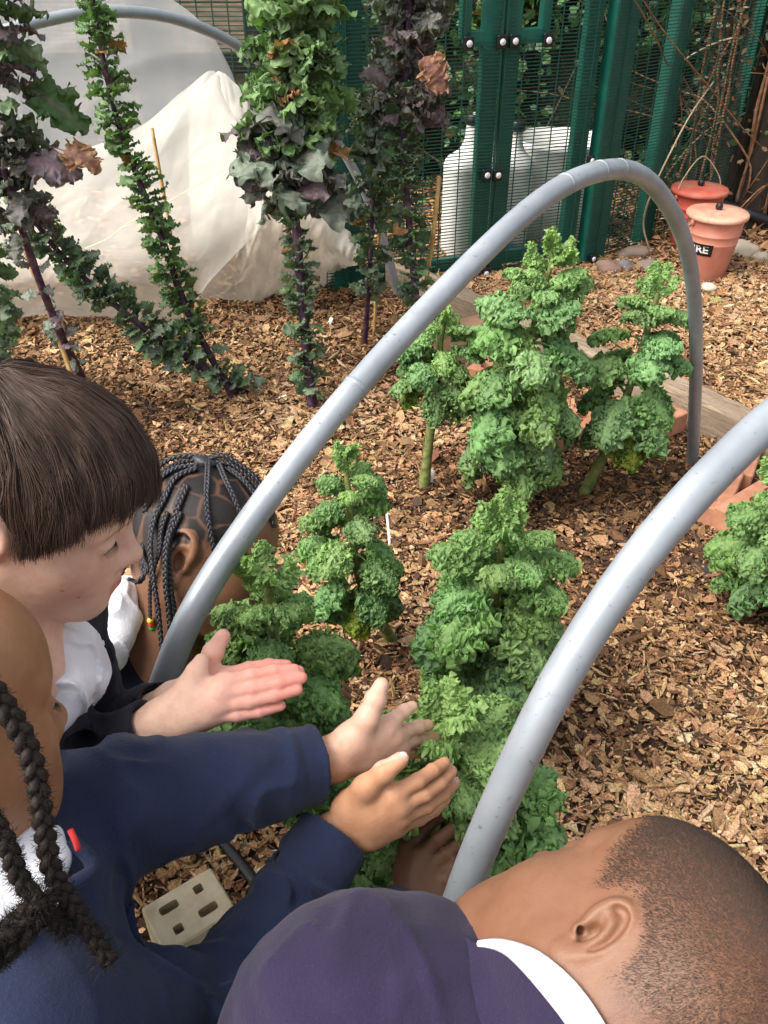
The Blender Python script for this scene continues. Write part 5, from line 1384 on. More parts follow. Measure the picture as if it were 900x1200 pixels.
def fence():
    mg = ncol('green_paint', [(.35, (.006, .080, .056)), (.65, (.009, .120, .082))], 12, rough=.4, bump=.05, spec=.5)
    mw = Mat('green_wire', (.008, .060, .045), .45, .5).m; mk = Mat('black_clamp', (.006, .006, .007), .45).m; mwh = Mat('white_bolt', (.72, .72, .72), .4).m
    A = gnd(757, 286); B = gnd(700, 304); C = gnd(571, 322)
    def run(P, Q): d = unit((Q-P)*[1, 1, 0]); n = np.array([d[1], -d[0], 0]); n = n if n[1] < 0 else -n; return d, n
    d1, n1 = run(C, B); D = C-d1*.62; d2, n2 = run(B, A)
    def wires(P, d, L, n, H=2.0, z0=.02, skip=(), dz=.0127, dx=.0762, r=.0016, wire_r2=.0018):
        V = []; F = []; k = 0
        def bar(a, b, w1, w2, ax1, ax2):
            nonlocal k
            for p in (a, b):
                for s1, s2 in ((-1, -1), (1, -1), (1, 1), (-1, 1)): V.append(p+ax1*s1*w1+ax2*s2*w2)
            F.extend([[k+i, k+(i+1) % 4, k+4+(i+1) % 4, k+4+i] for i in range(4)]); k += 8
        up = np.array([0, 0, 1.]); z = z0
        while z < H:
            segs = [(0, L)]
            for (a, b, h0, h1) in skip:
                if h0 < z < h1: segs = [q for s in segs for q in ((s[0], min(s[1], a)), (max(s[0], b), s[1])) if q[1]-q[0] > .01]
            for a, b in segs: bar(P+d*a+up*z, P+d*b+up*z, r, r, up, n)
            z += dz
        x = 0.
        while x < L:
            h = H
            for (a, b, h0, h1) in skip:
                if a < x < b: h = h0
            bar(P+d*x+n*.003+up*z0, P+d*x+n*.003+up*h, wire_r2, wire_r2, d, n); x += dx
        return V, F
    # gate: two leaves
    P0 = C.copy(); P0[2] = 0
    hz = lambda px, py, P, n: on_plane(px, py, P, n)
    q1 = hz(548, 45, P0, n1); q2 = hz(577, 45, P0, n1); q3 = hz(606, 45, P0, n1); q4 = hz(641, 45, P0, n1); hb = float(q2[2])
    tt = lambda q: float((q-P0)@d1)
    def post(t, w, P, d, n, name, parent, dep=.04, back=.03, h=2.0):
        V, F = box(P+d*t+np.array([0, 0, h/2])-n*back, (w, dep, h), np.stack([d, n, [0, 0, 1]], 1), .003); return mk_mesh(name, V, F, mg, parent, False)
    tB = tt(hz(672, 309, P0, n1))
    for lab, t0, t1, skip in (('left leaf of the green mesh gate with a black-clamped frame', -.62, -.008, [(tt(q1)+.62, tt(q2)+.62, hb, 3)]), ('right leaf of the green mesh gate, in front of the white drum', .008, tB, [(tt(q3)-.008, tt(q4)-.008, hb, 3)])):
        e = empty('mesh_gate', P0+d1*(t0+t1)/2, lab, 'gate', 'leaves of the green gate')
        post(t0+.035, .065, P0, d1, n1, 'stile', e); post(t1-.035, .070, P0, d1, n1, 'stile', e)
        V, F = wires(P0+d1*t0+n1*.002, d1, t1-t0, n1, 2.0, .03, skip); mk_mesh('wire_mesh', V, F, mw, e, False)
        for h in (.06, hb, 1.95):
            a, b = (t0, t1) if h != hb else ((tt(q1), -.01) if t0 < -.1 else (.01, tt(q4)))
            V, F = box(P0+d1*(a+b)/2+np.array([0, 0, h])-n1*.03, (b-a-.001, .036, .05), np.stack([d1, n1, [0, 0, 1]], 1), .003); mk_mesh('rail', V, F, mg, e, False)
        tq = tt(q1) if t0 < -.1 else tt(q4)
        V, F = box(P0+d1*tq+np.array([0, 0, (hb+2)/2])-n1*.029, (.04, .034, 2-hb), np.stack([d1, n1, [0, 0, 1]], 1), .003); mk_mesh('upright', V, F, mg, e, False)
        pix = [(549, 51), (588, 49), (570, 205), (556, 321)] if t0 < -.1 else [(603, 48), (642, 47), (583, 205), (569, 320)]
        for (x, y) in pix:
            q = hz(x, y, P0+n1*.010, n1); V, F = box(q, (.040, .016, .046), np.stack([d1, n1, [0, 0, 1]], 1), .003); c = mk_mesh('clamp', V, F, mk, e, False)
            V, F = lathe([(.011, 0), (.012, .003), (.010, .006)], 16, q+n1*.008, np.stack([d1, [0, 0, 1], n1], 1)); mk_mesh('bolt', V, F, mwh, c)
    # fence panels
    B0 = B*[1, 1, 0]; LA = float(np.linalg.norm((A-B)[:2]))
    e = empty('mesh_fence', B0, 'green mesh fence panel between the gate post and the corner post', 'fence', 'green mesh fence panels')
    post(-.02, .13, B0, d2, n2, 'post', e, .06); post(LA, .075, B0, d2, n2, 'post', e, .06)
    V, F = wires(B0+d2*-.10+n2*.003, d2, LA+.14, n2); mk_mesh('wire_mesh', V, F, mw, e, False)
    for (x, y) in ((692, 188), (694, 303)):
        q = on_plane(x, y, B0+n2*.012, n2); V, F = box(q, (.036, .016, .040), np.stack([d2, n2, [0, 0, 1]], 1), .003); c = mk_mesh('clamp', V, F, mk, e, False)
        V, F = lathe([(.010, 0), (.011, .003), (.009, .006)], 14, q+n2*.008, np.stack([d2, [0, 0, 1], n2], 1)); mk_mesh('bolt', V, F, mwh, c)
    # run past the corner, turning back
    d3 = unit(np.array([.80, .60, 0])); n3 = np.array([d3[1], -d3[0], 0]); A0 = A*[1, 1, 0]
    e = empty('mesh_fence', A0+d3*.4, 'dark mesh fence panel right of the corner post, behind the fire buckets', 'fence', 'green mesh fence panels')
    V, F = wires(A0+d3*.04, d3, .55, n3); mk_mesh('wire_mesh', V, F, mw, e, False); post(.58, .05, A0, d3, n3, 'post', e, .05)
    # left part
    D0 = D*[1, 1, 0]; e = empty('mesh_fence', D0, 'green mesh fence panel left of the gate, behind the tall kale', 'fence', 'green mesh fence panels')
    V, F = wires(D0-d1*.10, d1, .10, n1); mk_mesh('wire_mesh', V, F, mw, e, False); post(-.03, .07, D0, d1, n1, 'post', e, .06)
    E0 = np.array([-2.9, 4.85, 0]); e = empty('mesh_fence', E0, 'green mesh fence running behind the white netting', 'fence', 'green mesh fence panels')
    V, F = wires(E0, CR, 2.9, np.array([0, -1., 0]), 1.6, dz=.020, r=.0022, wire_r2=.003); mk_mesh('wire_mesh', V, F, mw, e, False)
    for x in (.6, 1.5, 2.35): post(x, .06, E0, CR, np.array([0, -1., 0]), 'post', e, .05, h=1.6)

def behind_fence():
    # tan boarded wall behind the netting
    m = ncol('tan_boards', [(.3, (.22, .17, .12)), (.6, (.38, .31, .22)), (.8, (.46, .39, .30))], 6, rough=.9, bump=.3, stretch=(1, 1, 6)); md = ncol('dark_boards', [(.3, (.02, .018, .014)), (.7, (.05, .042, .032))], 8, rough=.9)
    e = empty('boarded_wall', (-1.5, 5.5, 0), 'tan boarded wall with dark gaps behind the far mesh fence', 'wall')
    mb = MB(); z = .0
    while z < 1.9: mb.add(*box((-1.6, 5.5, z+.07), (3.0, .05, .132), None, .004)); z += .14
    mb.build('boards', m, e, False)
    mb = MB()
    for x in (-2.7, -2.05, -1.35, -.72, -.25): mb.add(*box((x, 5.43, .95), (.11, .06, 1.9), None, .004))
    for z in (.55, 1.1): mb.add(*box((-1.6, 5.44, z), (2.9, .05, .10), None, .004))
    mb.build('dark_frame', md, e, False)
    # hedge
    rng = np.random.default_rng(8)
    e = empty('ivy_hedge', (1.2, 5.0, 0), 'dark ivy hedge seen through the green mesh behind the gate', 'hedge')
    gx, gz = np.meshgrid(np.linspace(-.6, 4.6, 90), np.linspace(-.05, 2.6, 50), indexing='ij'); yy = 5.15+.25*vnoise(np.stack([gx*2, gz*2, gx*0], -1), 3)+.12*vnoise(np.stack([gx*6, gz*6, gx*0], -1), 4)
    mk_mesh('thicket', np.stack([gx, yy, gz], -1).reshape(-1, 3), _grid(90, 50), ncol('thicket', [(.3, (.012, .016, .008)), (.6, (.035, .042, .020)), (.8, (.08, .075, .04))], 18, rough=.95, bump=1, bdist=.03), e)
    N = 26000; x = rng.uniform(-.5, 3.6, N); z = rng.uniform(0, 2.0, N)**1.0; y = 5.05-np.abs(rng.normal(0, .28, N))
    cl = vnoise(np.stack([x*2.2, y*2, z*2.2], -1), 12); keep = rng.random(N) < np.clip(.45+cl*1.1, .05, 1); x, y, z = x[keep], y[keep], z[keep]; N = len(x)
    pl = np.array([[0, 0, 0], [.35, .45, 0], [.9, .30, 0], [1.0, 0, .1], [.9, -.30, 0], [.35, -.45, 0]]); pl = np.concatenate([pl, ]) 
    s = rng.uniform(.022, .055, N); a = rng.normal(size=(N, 3)); a /= np.linalg.norm(a, axis=1)[:, None]; b = np.cross(a, rng.normal(size=(N, 3))); b /= np.linalg.norm(b, axis=1)[:, None]; c = np.cross(a, b)
    V = np.stack([x, y, z], 1)[:, None]+s[:, None, None]*(pl[None, :, 0:1]*a[:, None]+pl[None, :, 1:2]*b[:, None]+pl[None, :, 2:3]*c[:, None])
    bs = (np.arange(N)*6)[:, None]; F = np.concatenate([bs+[0, 1, 2, 3], bs+[0, 3, 4, 5]])
    pal = np.array([[.035, .090, .028], [.060, .14, .045], [.095, .19, .06], [.13, .17, .05], [.15, .11, .05]]); C = pal[rng.choice(5, N, p=[.36, .32, .18, .09, .05])]*rng.uniform(.7, 1.3, N)[:, None]
    mk_mesh('ivy_leaves', V.reshape(-1, 3), F, leaf_mat('ivy', .12, .4, .5), e, False, np.repeat(C, 6, 0))
    mb = MB()
    for k in range(12):
        p = np.array([rng.uniform(-.4, 2.6), rng.uniform(4.35, 4.9), 0]); P = [p]
        for _ in range(5): P.append(P[-1]+np.array([rng.normal(0, .12), rng.normal(0, .05), rng.uniform(.12, .4)]))
        mb.add(*tube(spline(P, 14), np.linspace(.006, .002, 14), 5))
    mb.build('stems', ncol('stems', [(.3, (.10, .07, .04)), (.7, (.25, .19, .11))], 20), e)
    # right-hand thicket: dark trunks, bark, vines
    mtk = ncol('dark_trunk', [(.3, (.016, .012, .008)), (.6, (.040, .030, .020)), (.8, (.085, .065, .045))], 10, rough=.95, bump=1, bdist=.02, stretch=(1, 1, .2))
    specs = [(838, 256, 4.75, .062, 'broad dark trunk directly behind the fire buckets'), (872, 268, 4.6, .055, 'narrower dark trunk right of the broad one'), (912, 262, 4.4, .075, 'dark trunk at the right edge of the picture'), (806, 240, 5.1, .05, 'thin dark trunk by the end of the mesh')]
    for i, (px, py, zz, r, lab) in enumerate(specs):
        b = gnd(px, py); b[2] = 0; S = spline([b-[0, 0, .1], b+[.02, .02, .7], b+[.04*(-1)**i, .03, 1.5], b+[.03, 0, 2.4]], 40); V, F = tube(S, np.linspace(r*1.15, r*.8, 40)*(1+.12*vnoise(np.linspace(0, 20, 40)[:, None]*[1, 1, 1], i)), 18)
        V = V+.012*vnoise3(V*14, i); tr = empty('tree', b, lab, 'tree', 'dark trunks behind the buckets'); mk_mesh('trunk', V, F, mtk, tr)
        vb = MB()
        for k in range(5):
            a0 = rng.uniform(0, 6.28); P = []
            for t in np.linspace(0, 1.9, 12): a0 += rng.normal(0, .35); P.append(b+np.array([math.cos(a0)*(r+.012), math.sin(a0)*(r+.012), t])+rng.normal(0, .01, 3))
            vb.add(*tube(spline(P, 40), rng.uniform(.004, .011), 6))
        vb.build('ivy_stems', ncol('vine_bark', [(.3, (.13, .06, .03)), (.6, (.30, .15, .075)), (.8, (.42, .26, .15))], 30, bump=.6) if i == 0 else bpy.data.materials['vine_bark'], tr)
    vb = MB()
    for k in range(75):
        p = np.array([rng.uniform(1.65, 2.7), rng.uniform(4.1, 4.9), rng.uniform(0, .3)]); P = [p]; dr = np.array([rng.normal(0, .10), rng.normal(0, .05), rng.uniform(.10, .26)])
        for _ in range(6): dr = dr+rng.normal(0, .05, 3); P.append(P[-1]+dr)
        vb.add(*tube(spline(P, 22), np.linspace(1, .35, 22)*rng.uniform(.0015, .006), 6))
    o = vb.build('dry_vines', bpy.data.materials['vine_bark'], None); tag(o, 'tangle of dry reddish-brown vines filling the top right corner', 'vines', kind='stuff')
    N = 7000; c0 = np.stack([rng.uniform(1.42, 2.5, N), rng.uniform(4.12, 4.75, N), rng.uniform(0, 1.9, N)], 1); s = rng.uniform(.012, .040, N); a = rng.normal(size=(N, 3)); a /= np.linalg.norm(a, axis=1)[:, None]; b_ = np.cross(a, rng.normal(size=(N, 3))); b_ /= np.linalg.norm(b_, axis=1)[:, None]; c_ = np.cross(a, b_)
    keep = vnoise(c0*3, 5) > -.15; c0, s, a, b_, c_ = c0[keep], s[keep], a[keep], b_[keep], c_[keep]; N = len(s)
    V = c0[:, None]+s[:, None, None]*(pl[None, :, 0:1]*a[:, None]+pl[None, :, 1:2]*.6*b_[:, None]+pl[None, :, 2:3]*c_[:, None]); bs = (np.arange(N)*6)[:, None]
    C = np.array([[.16, .075, .035], [.26, .15, .08], [.09, .05, .028], [.07, .10, .035]])[rng.choice(4, N, p=[.32, .22, .34, .12])]*rng.uniform(.7, 1.3, N)[:, None]
    tag(mk_mesh('dry_leaves', V.reshape(-1, 3), np.concatenate([bs+[0, 1, 2, 3], bs+[0, 3, 4, 5]]), bpy.data.materials['ivy'], None, False, np.repeat(C, 6, 0)), 'mass of dry brown leaves caught among the vines at the top right', 'dry leaves', kind='stuff')
    b = spline([gnd(762, 296), at(754, 262, 3.85), at(764, 225, 3.7), at(790, 170, 3.6), at(812, 130, 3.6), at(836, 96, 3.7)], 50); V, F = tube(b, np.linspace(.0045, .003, 50), 7)
    o = mk_mesh('dry_bramble', V, F, ncol('dry_stalk', [(.3, (.30, .22, .13)), (.7, (.48, .38, .25))], 20), None); tag(o, 'long pale dry bramble stem arching past the hoop to the ground', 'bramble')
    b = spline([at(905, 36, 3.9), at(870, 42, 3.9), at(835, 52, 3.95), at(800, 72, 4.0), at(788, 92, 4.1)], 30); V, F = tube(b, np.linspace(.006, .003, 30), 7); o = mk_mesh('bare_twig', V, F, bpy.data.materials['dry_stalk'], None); tag(o, 'bare pale twig reaching in from the top right edge', 'twig')
    b = spline([at(775, 300, 4.4), at(870, 262, 4.2)], 10); 
    V, F = tube([at(846, 238, 4.15), at(905, 262, 4.1)], .028, 12); o = mk_mesh('black_pipe', V, F, Mat('black_plastic', (.010, .010, .012), .4).m, None); tag(o, 'black plastic pipe sticking out beside the buckets', 'pipe')
    # white containers
    mw = ncol('white_plastic', [(.3, (.62, .62, .58)), (.7, (.78, .78, .75))], 8, rough=.5, bump=.1); mbk = bpy.data.materials['black_plastic']; mdirt = bpy.data.materials['soil']
    def jerry(px, py, w, dpt, h, yaw, label):
        b = gnd(px, py); b[2] = 0; c, s = math.cos(yaw), math.sin(yaw); M = np.array([[c, -s, 0], [s, c, 0], [0, 0, 1]])
        e = empty('water_container', b, label, 'container', 'white containers behind the gate')
        T = Shape(); g = T.group(k=.05, kj=.03)
        for sx in (-1, 1):
            for sy in (-1, 1): cap(g, b+M@[sx*(w/2-.04), sy*(dpt/2-.04), .04], b+M@[sx*(w/2-.04), sy*(dpt/2-.04), h*.62], .045)
        cap(g, b+M@[0, 0, .06], b+M@[0, 0, h*.62], w*.40); 
        g = T.group(k=.03, kj=.04); cap(g, b+M@[0, 0, h*.60], b+M@[0, 0, h*.92], w*.26, w*.15)
        g = T.group(k=.01, kj=.012); hp = [] if w < .9 else spline([b+M@[0, dpt*.05, h*.93], b+M@[w*.22, 0, h*.99], b+M@[w*.36, 0, h*.86], b+M@[w*.30, 0, h*.66]], 10)
        for i in range(len(hp)-1): cap(g, hp[i], hp[i+1], .018)
        V, F = mesh_sdf(T, .006); mk_mesh('body', V, F, mw, e)
        V, F = lathe([(.034, 0), (.036, .004), (.036, .034), (.030, .040)], 24, b+M@[-w*.02, -dpt*.02, h*.90]); mk_mesh('cap', V, F, mbk, e)
    jerry(548, 300, .22, .17, .62, .2, 'tall white container with dark cap behind the left gate leaf'); jerry(596, 288, .13, .13, .56, -.2, 'white container behind the gate meeting stiles')
    b = gnd(652, 284)+[0, .16, 0]; b[2] = 0; e = empty('drum', b, 'open white drum with soil inside, behind the right gate leaf', 'drum')
    V, F = lathe([(.185, 0), (.20, .01), (.205, .2), (.208, .40), (.216, .41), (.216, .43), (.200, .43), (.192, .36), (.18, .34)], 48, b); mk_mesh('body', V, F, mw, e)
    V, F = lathe([(.183, .345), (.10, .365), (.001, .375)], 40, b); mk_mesh('soil', V+.01*vnoise3(V*30, 3), F, bpy.data.materials['cream_brick'], e)
    b2 = b+[-.30, .22, 0]; e = empty('plant_pot', b2, 'pale pot with dead stems behind the gate, left of the drum', 'pot'); V, F = lathe([(.09, 0), (.11, .30), (.118, .30), (.118, .34), (.10, .34), (.10, .30)], 30, b2); mk_mesh('body', V, F, ncol('pot_stone', [(.3, (.25, .23, .16)), (.7, (.38, .36, .27))], 14), e)
    sb = MB()
    for k in range(26):
        a = rng.uniform(0, 6.28); p = b2+[0, 0, .33]; q = p+np.array([math.cos(a)*.12, math.sin(a)*.12, rng.uniform(.03, .14)]); sb.add(*tube(spline([p, (p+q)/2+rng.normal(0, .02, 3), q], 8), .003, 5))
    sb.build('dead_stems', bpy.data.materials['dry_stalk'], e)
    V, F = tube([gnd(684, 286), at(690, 226, 3.75)], .014, 12); o = mk_mesh('white_pipe', V, F, mw, None); tag(o, 'thin white pipe standing beside the wide gate post', 'pipe')
    V, F = lathe([(.018, 0), (.02, .02), (.012, .05)], 16, gnd(597, 298)); o = mk_mesh('hose_connector', V, F, Mat('blue_plastic', (.02, .22, .42), .4).m, None); tag(o, 'small blue hose connector low behind the gate', 'connector')

def buckets():
    def bucket(px, py, R, H, col, label, letters, zc):
        b = gnd(px, py); b[2] = float(gh(b[0], b[1])); e = empty('fire_bucket', b, label, 'bucket', 'red fire buckets')
        m = Mat('bucket_paint', rough=.45, spec=.4); dirty = m.ramp(m.noise(14, 5, .7), [(.42, (0, 0, 0)), (.72, (.6, .6, .6))]); m.color(m.mix(col[0], col[1], dirty)); m.bump(m.noise(60, 3), .15, .002); m = m.m
        pr = [(R*.66, 0), (R*.68, .004), (R*.86, H*.58), (R*.885, H*.60), (R*.885, H*.615), (R*.87, H*.625), (R*.90, H*.72), (R*.925, H*.735), (R*.925, H*.75), (R*.905, H*.76), (R*.97, H*.97), (R*1.0, H*.975), (R*1.0, H)]
        V, F = lathe(pr, 56, b); mk_mesh('pail', V, F, m, e)
        ml = Mat('lid_paint', rough=.6, spec=.3); ml.color(ml.mix(col[0], col[2], ml.ramp(ml.noise(9, 5, .7), [(.34, (0, 0, 0)), (.62, (1, 1, 1))]))); ml.bump(ml.noise(60, 3), .2, .002)
        V, F = lathe([(R*1.045, H-.010), (R*1.065, H-.004), (R*1.065, H+.004), (R*1.02, H+.010), (R*.6, H+.014), (R*.02, H+.018)], 56, b); l = mk_mesh('lid', V, F, ml.m, e)
        V, F = blob(b+[0, 0, H+.030], (.015, .015, .017), None, 20, 14); mk_mesh('knob', V, F, bpy.data.materials['black_plastic'], l)
        a0 = math.radians(200)
        for s in (0, math.pi): V, F = blob(b+[math.cos(a0+s)*R*.99, math.sin(a0+s)*R*.99, H*.92], (.010, .010, .014), None, 12, 8); mk_mesh('handle_ear', V, F, m, e)
        A = b+[math.cos(a0)*R*1.01, math.sin(a0)*R*1.01, H*.92]; Bp = b+[-math.cos(a0)*R*1.01, -math.sin(a0)*R*1.01, H*.92]
        if letters: hp = spline([A, A+[.01, .05, -.03], b+[0, R*1.08, H*.72], Bp+[-.0, .05, -.03], Bp], 30)
        else: hp = spline([A, A+[.02, .02, .07], b+[0, .05, H+.13], Bp+[-.02, .02, .07], Bp], 30)
        V, F = tube(hp, .0028, 8); mk_mesh('handle', V, F, bpy.data.materials['dry_stalk'] if not letters else mw_, e)
        if letters:
            # black plate with white letters, wrapped on the pail
            az0 = math.radians(-138); z0, z1 = H*.44, H*.63; Rz = lambda z: R*(.68+.18*(z/(H*.58)))+.0022 if z < H*.58 else R*.893+.0022
            def wrapv(s, z, off=0): a = az0+s/(R*.85); r = Rz(z)+off; return b+[math.cos(a)*r, math.sin(a)*r, z]
            V = []; F = []; nx = 30; W = .118
            for i in range(nx):
                for j in range(6): V.append(wrapv(-W/2+W*i/(nx-1), z0+(z1-z0)*j/5, .0008))
            for i in range(nx-1):
                for j in range(5): F.append([i*6+j, (i+1)*6+j, (i+1)*6+j+1, i*6+j+1])
            pl = mk_mesh('label_plate', V, F, Mat('label_black', (.008, .008, .008), .4).m, e)
            cu = bpy.data.curves.new('t', 'FONT'); cu.body = 'FIRE'; cu.size = .052; cu.align_x = 'CENTER'; cu.align_y = 'CENTER'; cu.offset = .0012; to = bpy.data.objects.new('t', cu); COL.objects.link(to)
            bpy.context.view_layer.update(); me = bpy.data.meshes.new_from_object(to.evaluated_get(bpy.context.evaluated_depsgraph_get())); bpy.data.objects.remove(to)
            co = np.zeros(len(me.vertices)*3); me.vertices.foreach_get('co', co); co = co.reshape(-1, 3); co[:, 0] *= .93
            nv = np.array([wrapv(c[0], (z0+z1)/2+c[1]*.78, .0022) for c in co]); me.vertices.foreach_set('co', nv.ravel().astype(np.float32)); me.update(); me.materials.append(Mat('label_white', (.82, .82, .80), .4).m)
            lo = bpy.data.objects.new('lettering', me); COL.objects.link(lo); attach(lo, pl)
        return b
    mw_ = bpy.data.materials['white_bolt']
    b = bucket(825, 322, .118, .265, ((.56, .20, .14), (.62, .33, .25), (.66, .40, .28)), 'faded pink-red fire bucket with FIRE label and dusty lid', True, 4)
    bucket(806, 289, .118, .255, ((.52, .085, .055), (.58, .16, .11), (.52, .22, .15)), 'brighter red fire bucket behind the labelled one', False, 4)

def small_things():
    rng = np.random.default_rng(21)
    def stone(px, py, r, col, label, seed):
        b = gnd(px, py); V, F = blob(b+[0, 0, r[2]*.45], r, None, 22, 14, .28, 5, seed); o = mk_mesh('stone', V, F, ncol('stone_%s' % 'abcdefghij'[seed % 10], [(.3, tuple(v*.75 for v in col)), (.7, col)], 18, rough=.8, bump=.3), None); tag(o, label, 'stone', 'stones by the fence foot')
    stone(712, 318, (.060, .045, .035), (.27, .17, .13), 'reddish-brown stone at the gate post foot', 1); stone(733, 316, (.045, .035, .028), (.17, .17, .18), 'grey rounded stone next to the reddish-brown one', 2)
    stone(758, 316, (.050, .040, .032), (.26, .21, .18), 'brownish stone behind the hoop top', 3); stone(742, 300, (.07, .05, .030), (.24, .18, .14), 'flat brown stone nearest the fence', 4)
    stone(868, 300, (.065, .05, .045), (.42, .36, .27), 'pale rough stone right of the fire bucket', 5); stone(890, 306, (.04, .035, .03), (.38, .33, .26), 'small pale stone at the right edge', 6)
    stone(830, 340, (.032, .026, .02), (.66, .58, .44), 'cream stone in front of the fire bucket', 7); stone(700, 606, (.020, .012, .010), (.45, .42, .38), 'grey pebble under the leaning kale', 8)
    stone(822, 672, (.045, .032, .022), (.050, .036, .028), 'dark soil clod right of the near hoop', 9); stone(808, 681, (.010, .009, .009), (.55, .50, .42), 'tiny pale pebble on the dark clod', 0)
    mw = Mat('label_plastic', (.78, .78, .76), .4).m
    def lab(px, py, dx, dy, w, label, z=None):
        a = gnd(px, py); a[2] = float(gh(a[0], a[1])); c = at(px+dx, py+dy, (a-CC)@CD-.01); u = unit(c-a); L = np.linalg.norm(c-a)
        s = unit(np.cross(u, -CD)); n = np.cross(s, u); V, F = box(a+u*L/2, (w, .002, L), np.stack([s, n, u], 1), .0008); o = mk_mesh('plant_label', V, F, mw, None, False); tag(o, label, 'plant label', 'white plastic plant labels')
    lab(503, 573, 4, -22, .013, 'white plant label beside the long bare kale stem'); lab(457, 640, -4, -42, .006, 'thin white label stick right of the small leaning kale'); lab(384, 386, 5, -14, .014, 'white plant label between the tall kales')
    lab(312, 470, 24, -6, .008, 'white stick lying near the tall kale base'); lab(335, 1006, -22, -4, .018, 'white plant label by the stem near the sleeves')
    def litter(px, py, L, W, yaw, col, label, seed, kind='fallen_leaf', cat='leaf'):
        lv = Leaves(); PR = lobed_leaf(seed+40, 20, 11, L=L, W=W, pet=.001, droop=.3, A=.003, notch=.12); b = gnd(px, py); b[2] = float(gh(b[0], b[1]))+.014
        lv.put(PR, b, leaf_frame((math.cos(yaw), math.sin(yaw), .05), (.1, -.2, 1)), 1, lambda A: np.array(col)*(1+.4*(A[:, 1:2]-.5))+A[:, 0:1]*.06); o = lv.build(kind, bpy.data.materials['red_kale_leaf'], None); tag(o, label, cat)
    litter(758, 417, .13, .018, -.1, (.52, .50, .16), 'yellow-green fallen leaf on the path chips', 1); litter(822, 352, .09, .02, -.2, (.40, .42, .12), 'green-yellow fallen leaf in front of the buckets', 2)
    litter(840, 345, .07, .03, .3, (.45, .20, .08), 'orange-brown fallen leaf below the fire bucket', 3); litter(640, 52, .001, .001, 0, (.5, .3, .15), '', 4) if False else None
    def bigchip(px, py, L, W, yaw, col, label, seed):
        b = gnd(px, py); b[2] = float(gh(b[0], b[1]))+.016; r = np.random.default_rng(seed); n = 14; a = np.arange(n)/n*2*math.pi; rad = r.uniform(.72, 1.12, n); c, s = math.cos(yaw), math.sin(yaw)
        x = np.cos(a)*rad*L/2; y = np.sin(a)*rad*W/2; X, Y = c*x-s*y, s*x+c*y; z = .25*x*y*30*.3+r.normal(0, .001, n)
        V = np.r_[[[b[0], b[1], b[2]+.004]], np.stack([b[0]+X, b[1]+Y, b[2]+z], 1), np.stack([b[0]+X*.95, b[1]+Y*.95, b[2]+z-.004], 1)]
        F = [[0, 1+i, 1+(i+1) % n] for i in range(n)]+[[1+i, 1+n+i, 1+n+(i+1) % n, 1+(i+1) % n] for i in range(n)]
        o = mk_mesh('wood_chip', V, F, ncol('chip_%s' % 'abcdefgh'[seed], [(.3, tuple(v*.8 for v in col)), (.7, col)], 90, bump=.5, stretch=(1, 4, 1)), None, False); tag(o, label, 'wood chip')
    bigchip(801, 869, .038, .022, .3, (.80, .62, .38), 'pale cream wood chip standing out on the lower right mulch', 1); bigchip(712, 592+48, .034, .018, .1, (.60, .40, .22), 'tan wood chip to the left of the near hoop', 2)
    bigchip(404, 398, .10, .05, .9, (.42, .24, .12), 'long flat bark piece under the purple kales', 3)
    # black hose
    P = [gnd(240, 975, .02), gnd(262, 990, .02), gnd(288, 1020, .02), gnd(310, 1052, .02), gnd(330, 1100, .02)]; V, F = tube(spline(P, 30), .010, 14); o = mk_mesh('black_hose', V, F, bpy.data.materials['black_plastic'], None); tag(o, 'black irrigation hose half buried between the sleeves', 'hose')
import time as _t
_t0 = _t.time()
def _lap(s): print('LAP', s, round(_t.time()-_t0, 1))
make_ground(); make_mulch(); _lap('mulch')
plants(); _lap('plants')
hoops(); netting(); edging(); bricks(); fence(); behind_fence(); buckets(); small_things(); _lap('built')
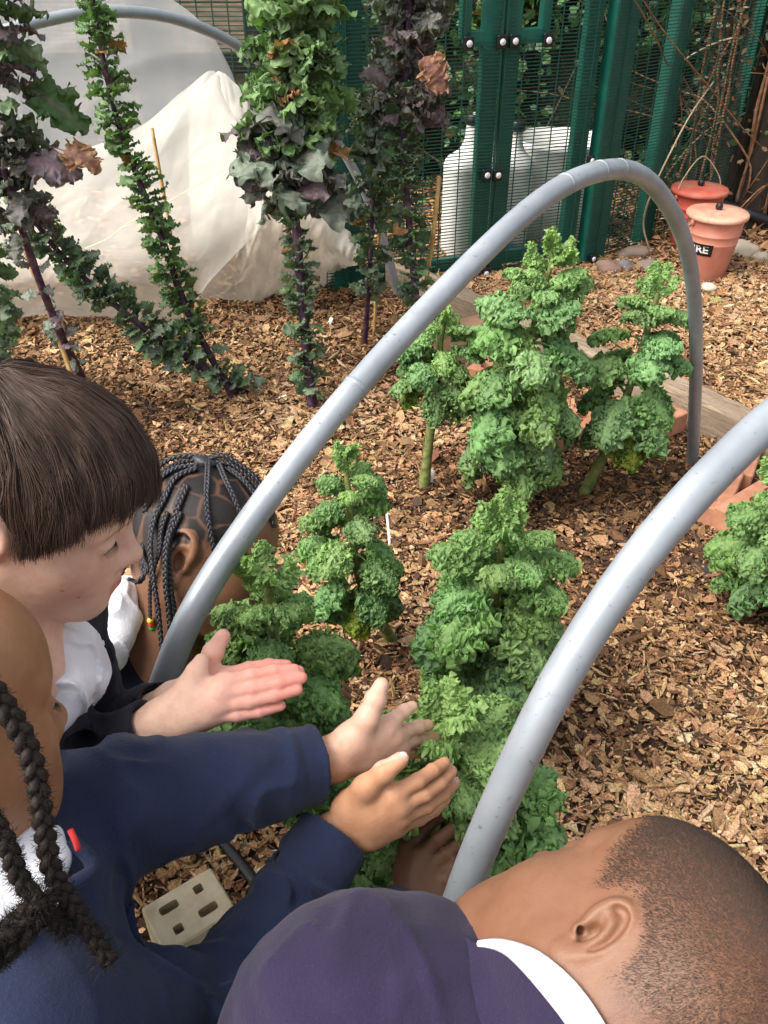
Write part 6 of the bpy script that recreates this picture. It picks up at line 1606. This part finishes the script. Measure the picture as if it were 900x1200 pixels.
boy_fringe(); girl_plaits(); girl_front(); boy_cropped(); _lap('people')
# ================================================================ camera, sky, sun
cam = bpy.data.cameras.new('camera'); camo = bpy.data.objects.new('camera', cam); COL.objects.link(camo)
camo.location = CC; camo.rotation_euler = (math.pi/2-PITCH, 0, 0)
cam.sensor_fit = 'VERTICAL'; cam.sensor_height = 36; cam.lens = FPX/1200*36; cam.clip_start = .01; cam.clip_end = 500
scene.camera = camo
w = bpy.data.worlds.new('World'); scene.world = w; w.use_nodes = True
nt = w.node_tree; bg = nt.nodes['Background']; sk = nt.nodes.new('ShaderNodeTexSky'); sk.sky_type = 'NISHITA'; sk.sun_disc = False
SUN_EL, SUN_AZ = math.radians(52), math.radians(250)
sk.sun_elevation = SUN_EL; sk.sun_rotation = SUN_AZ; sk.air_density = 1.3; sk.dust_density = 6; sk.ozone_density = .6
bw = nt.nodes.new('ShaderNodeRGBToBW'); mxw = nt.nodes.new('ShaderNodeMix'); mxw.data_type = 'RGBA'; mxw.inputs[0].default_value = .72; nt.links.new(sk.outputs[0], bw.inputs[0]); nt.links.new(sk.outputs[0], mxw.inputs[6]); nt.links.new(bw.outputs[0], mxw.inputs[7]); nt.links.new(mxw.outputs[2], bg.inputs[0]); bg.inputs[1].default_value = .148
sl = bpy.data.lights.new('sun', 'SUN'); slo = bpy.data.objects.new('sun', sl); COL.objects.link(slo)
sl.energy = .85; sl.angle = math.radians(40); sl.color = (1, .96, .90)
sd = np.array([math.sin(SUN_AZ)*math.cos(SUN_EL), math.cos(SUN_AZ)*math.cos(SUN_EL), math.sin(SUN_EL)])
import mathutils
slo.rotation_euler = mathutils.Vector(sd).to_track_quat('Z', 'Y').to_euler()
scene.view_settings.view_transform = 'Standard'; scene.view_settings.look = 'None'; scene.view_settings.gamma = 1; scene.view_settings.exposure = 1.28
scene.render.engine = 'CYCLES'; scene.cycles.use_denoising = True
scene.cycles.max_bounces = 8; scene.cycles.transparent_max_bounces = 12
scene.render.resolution_x = 768; scene.render.resolution_y = 1024
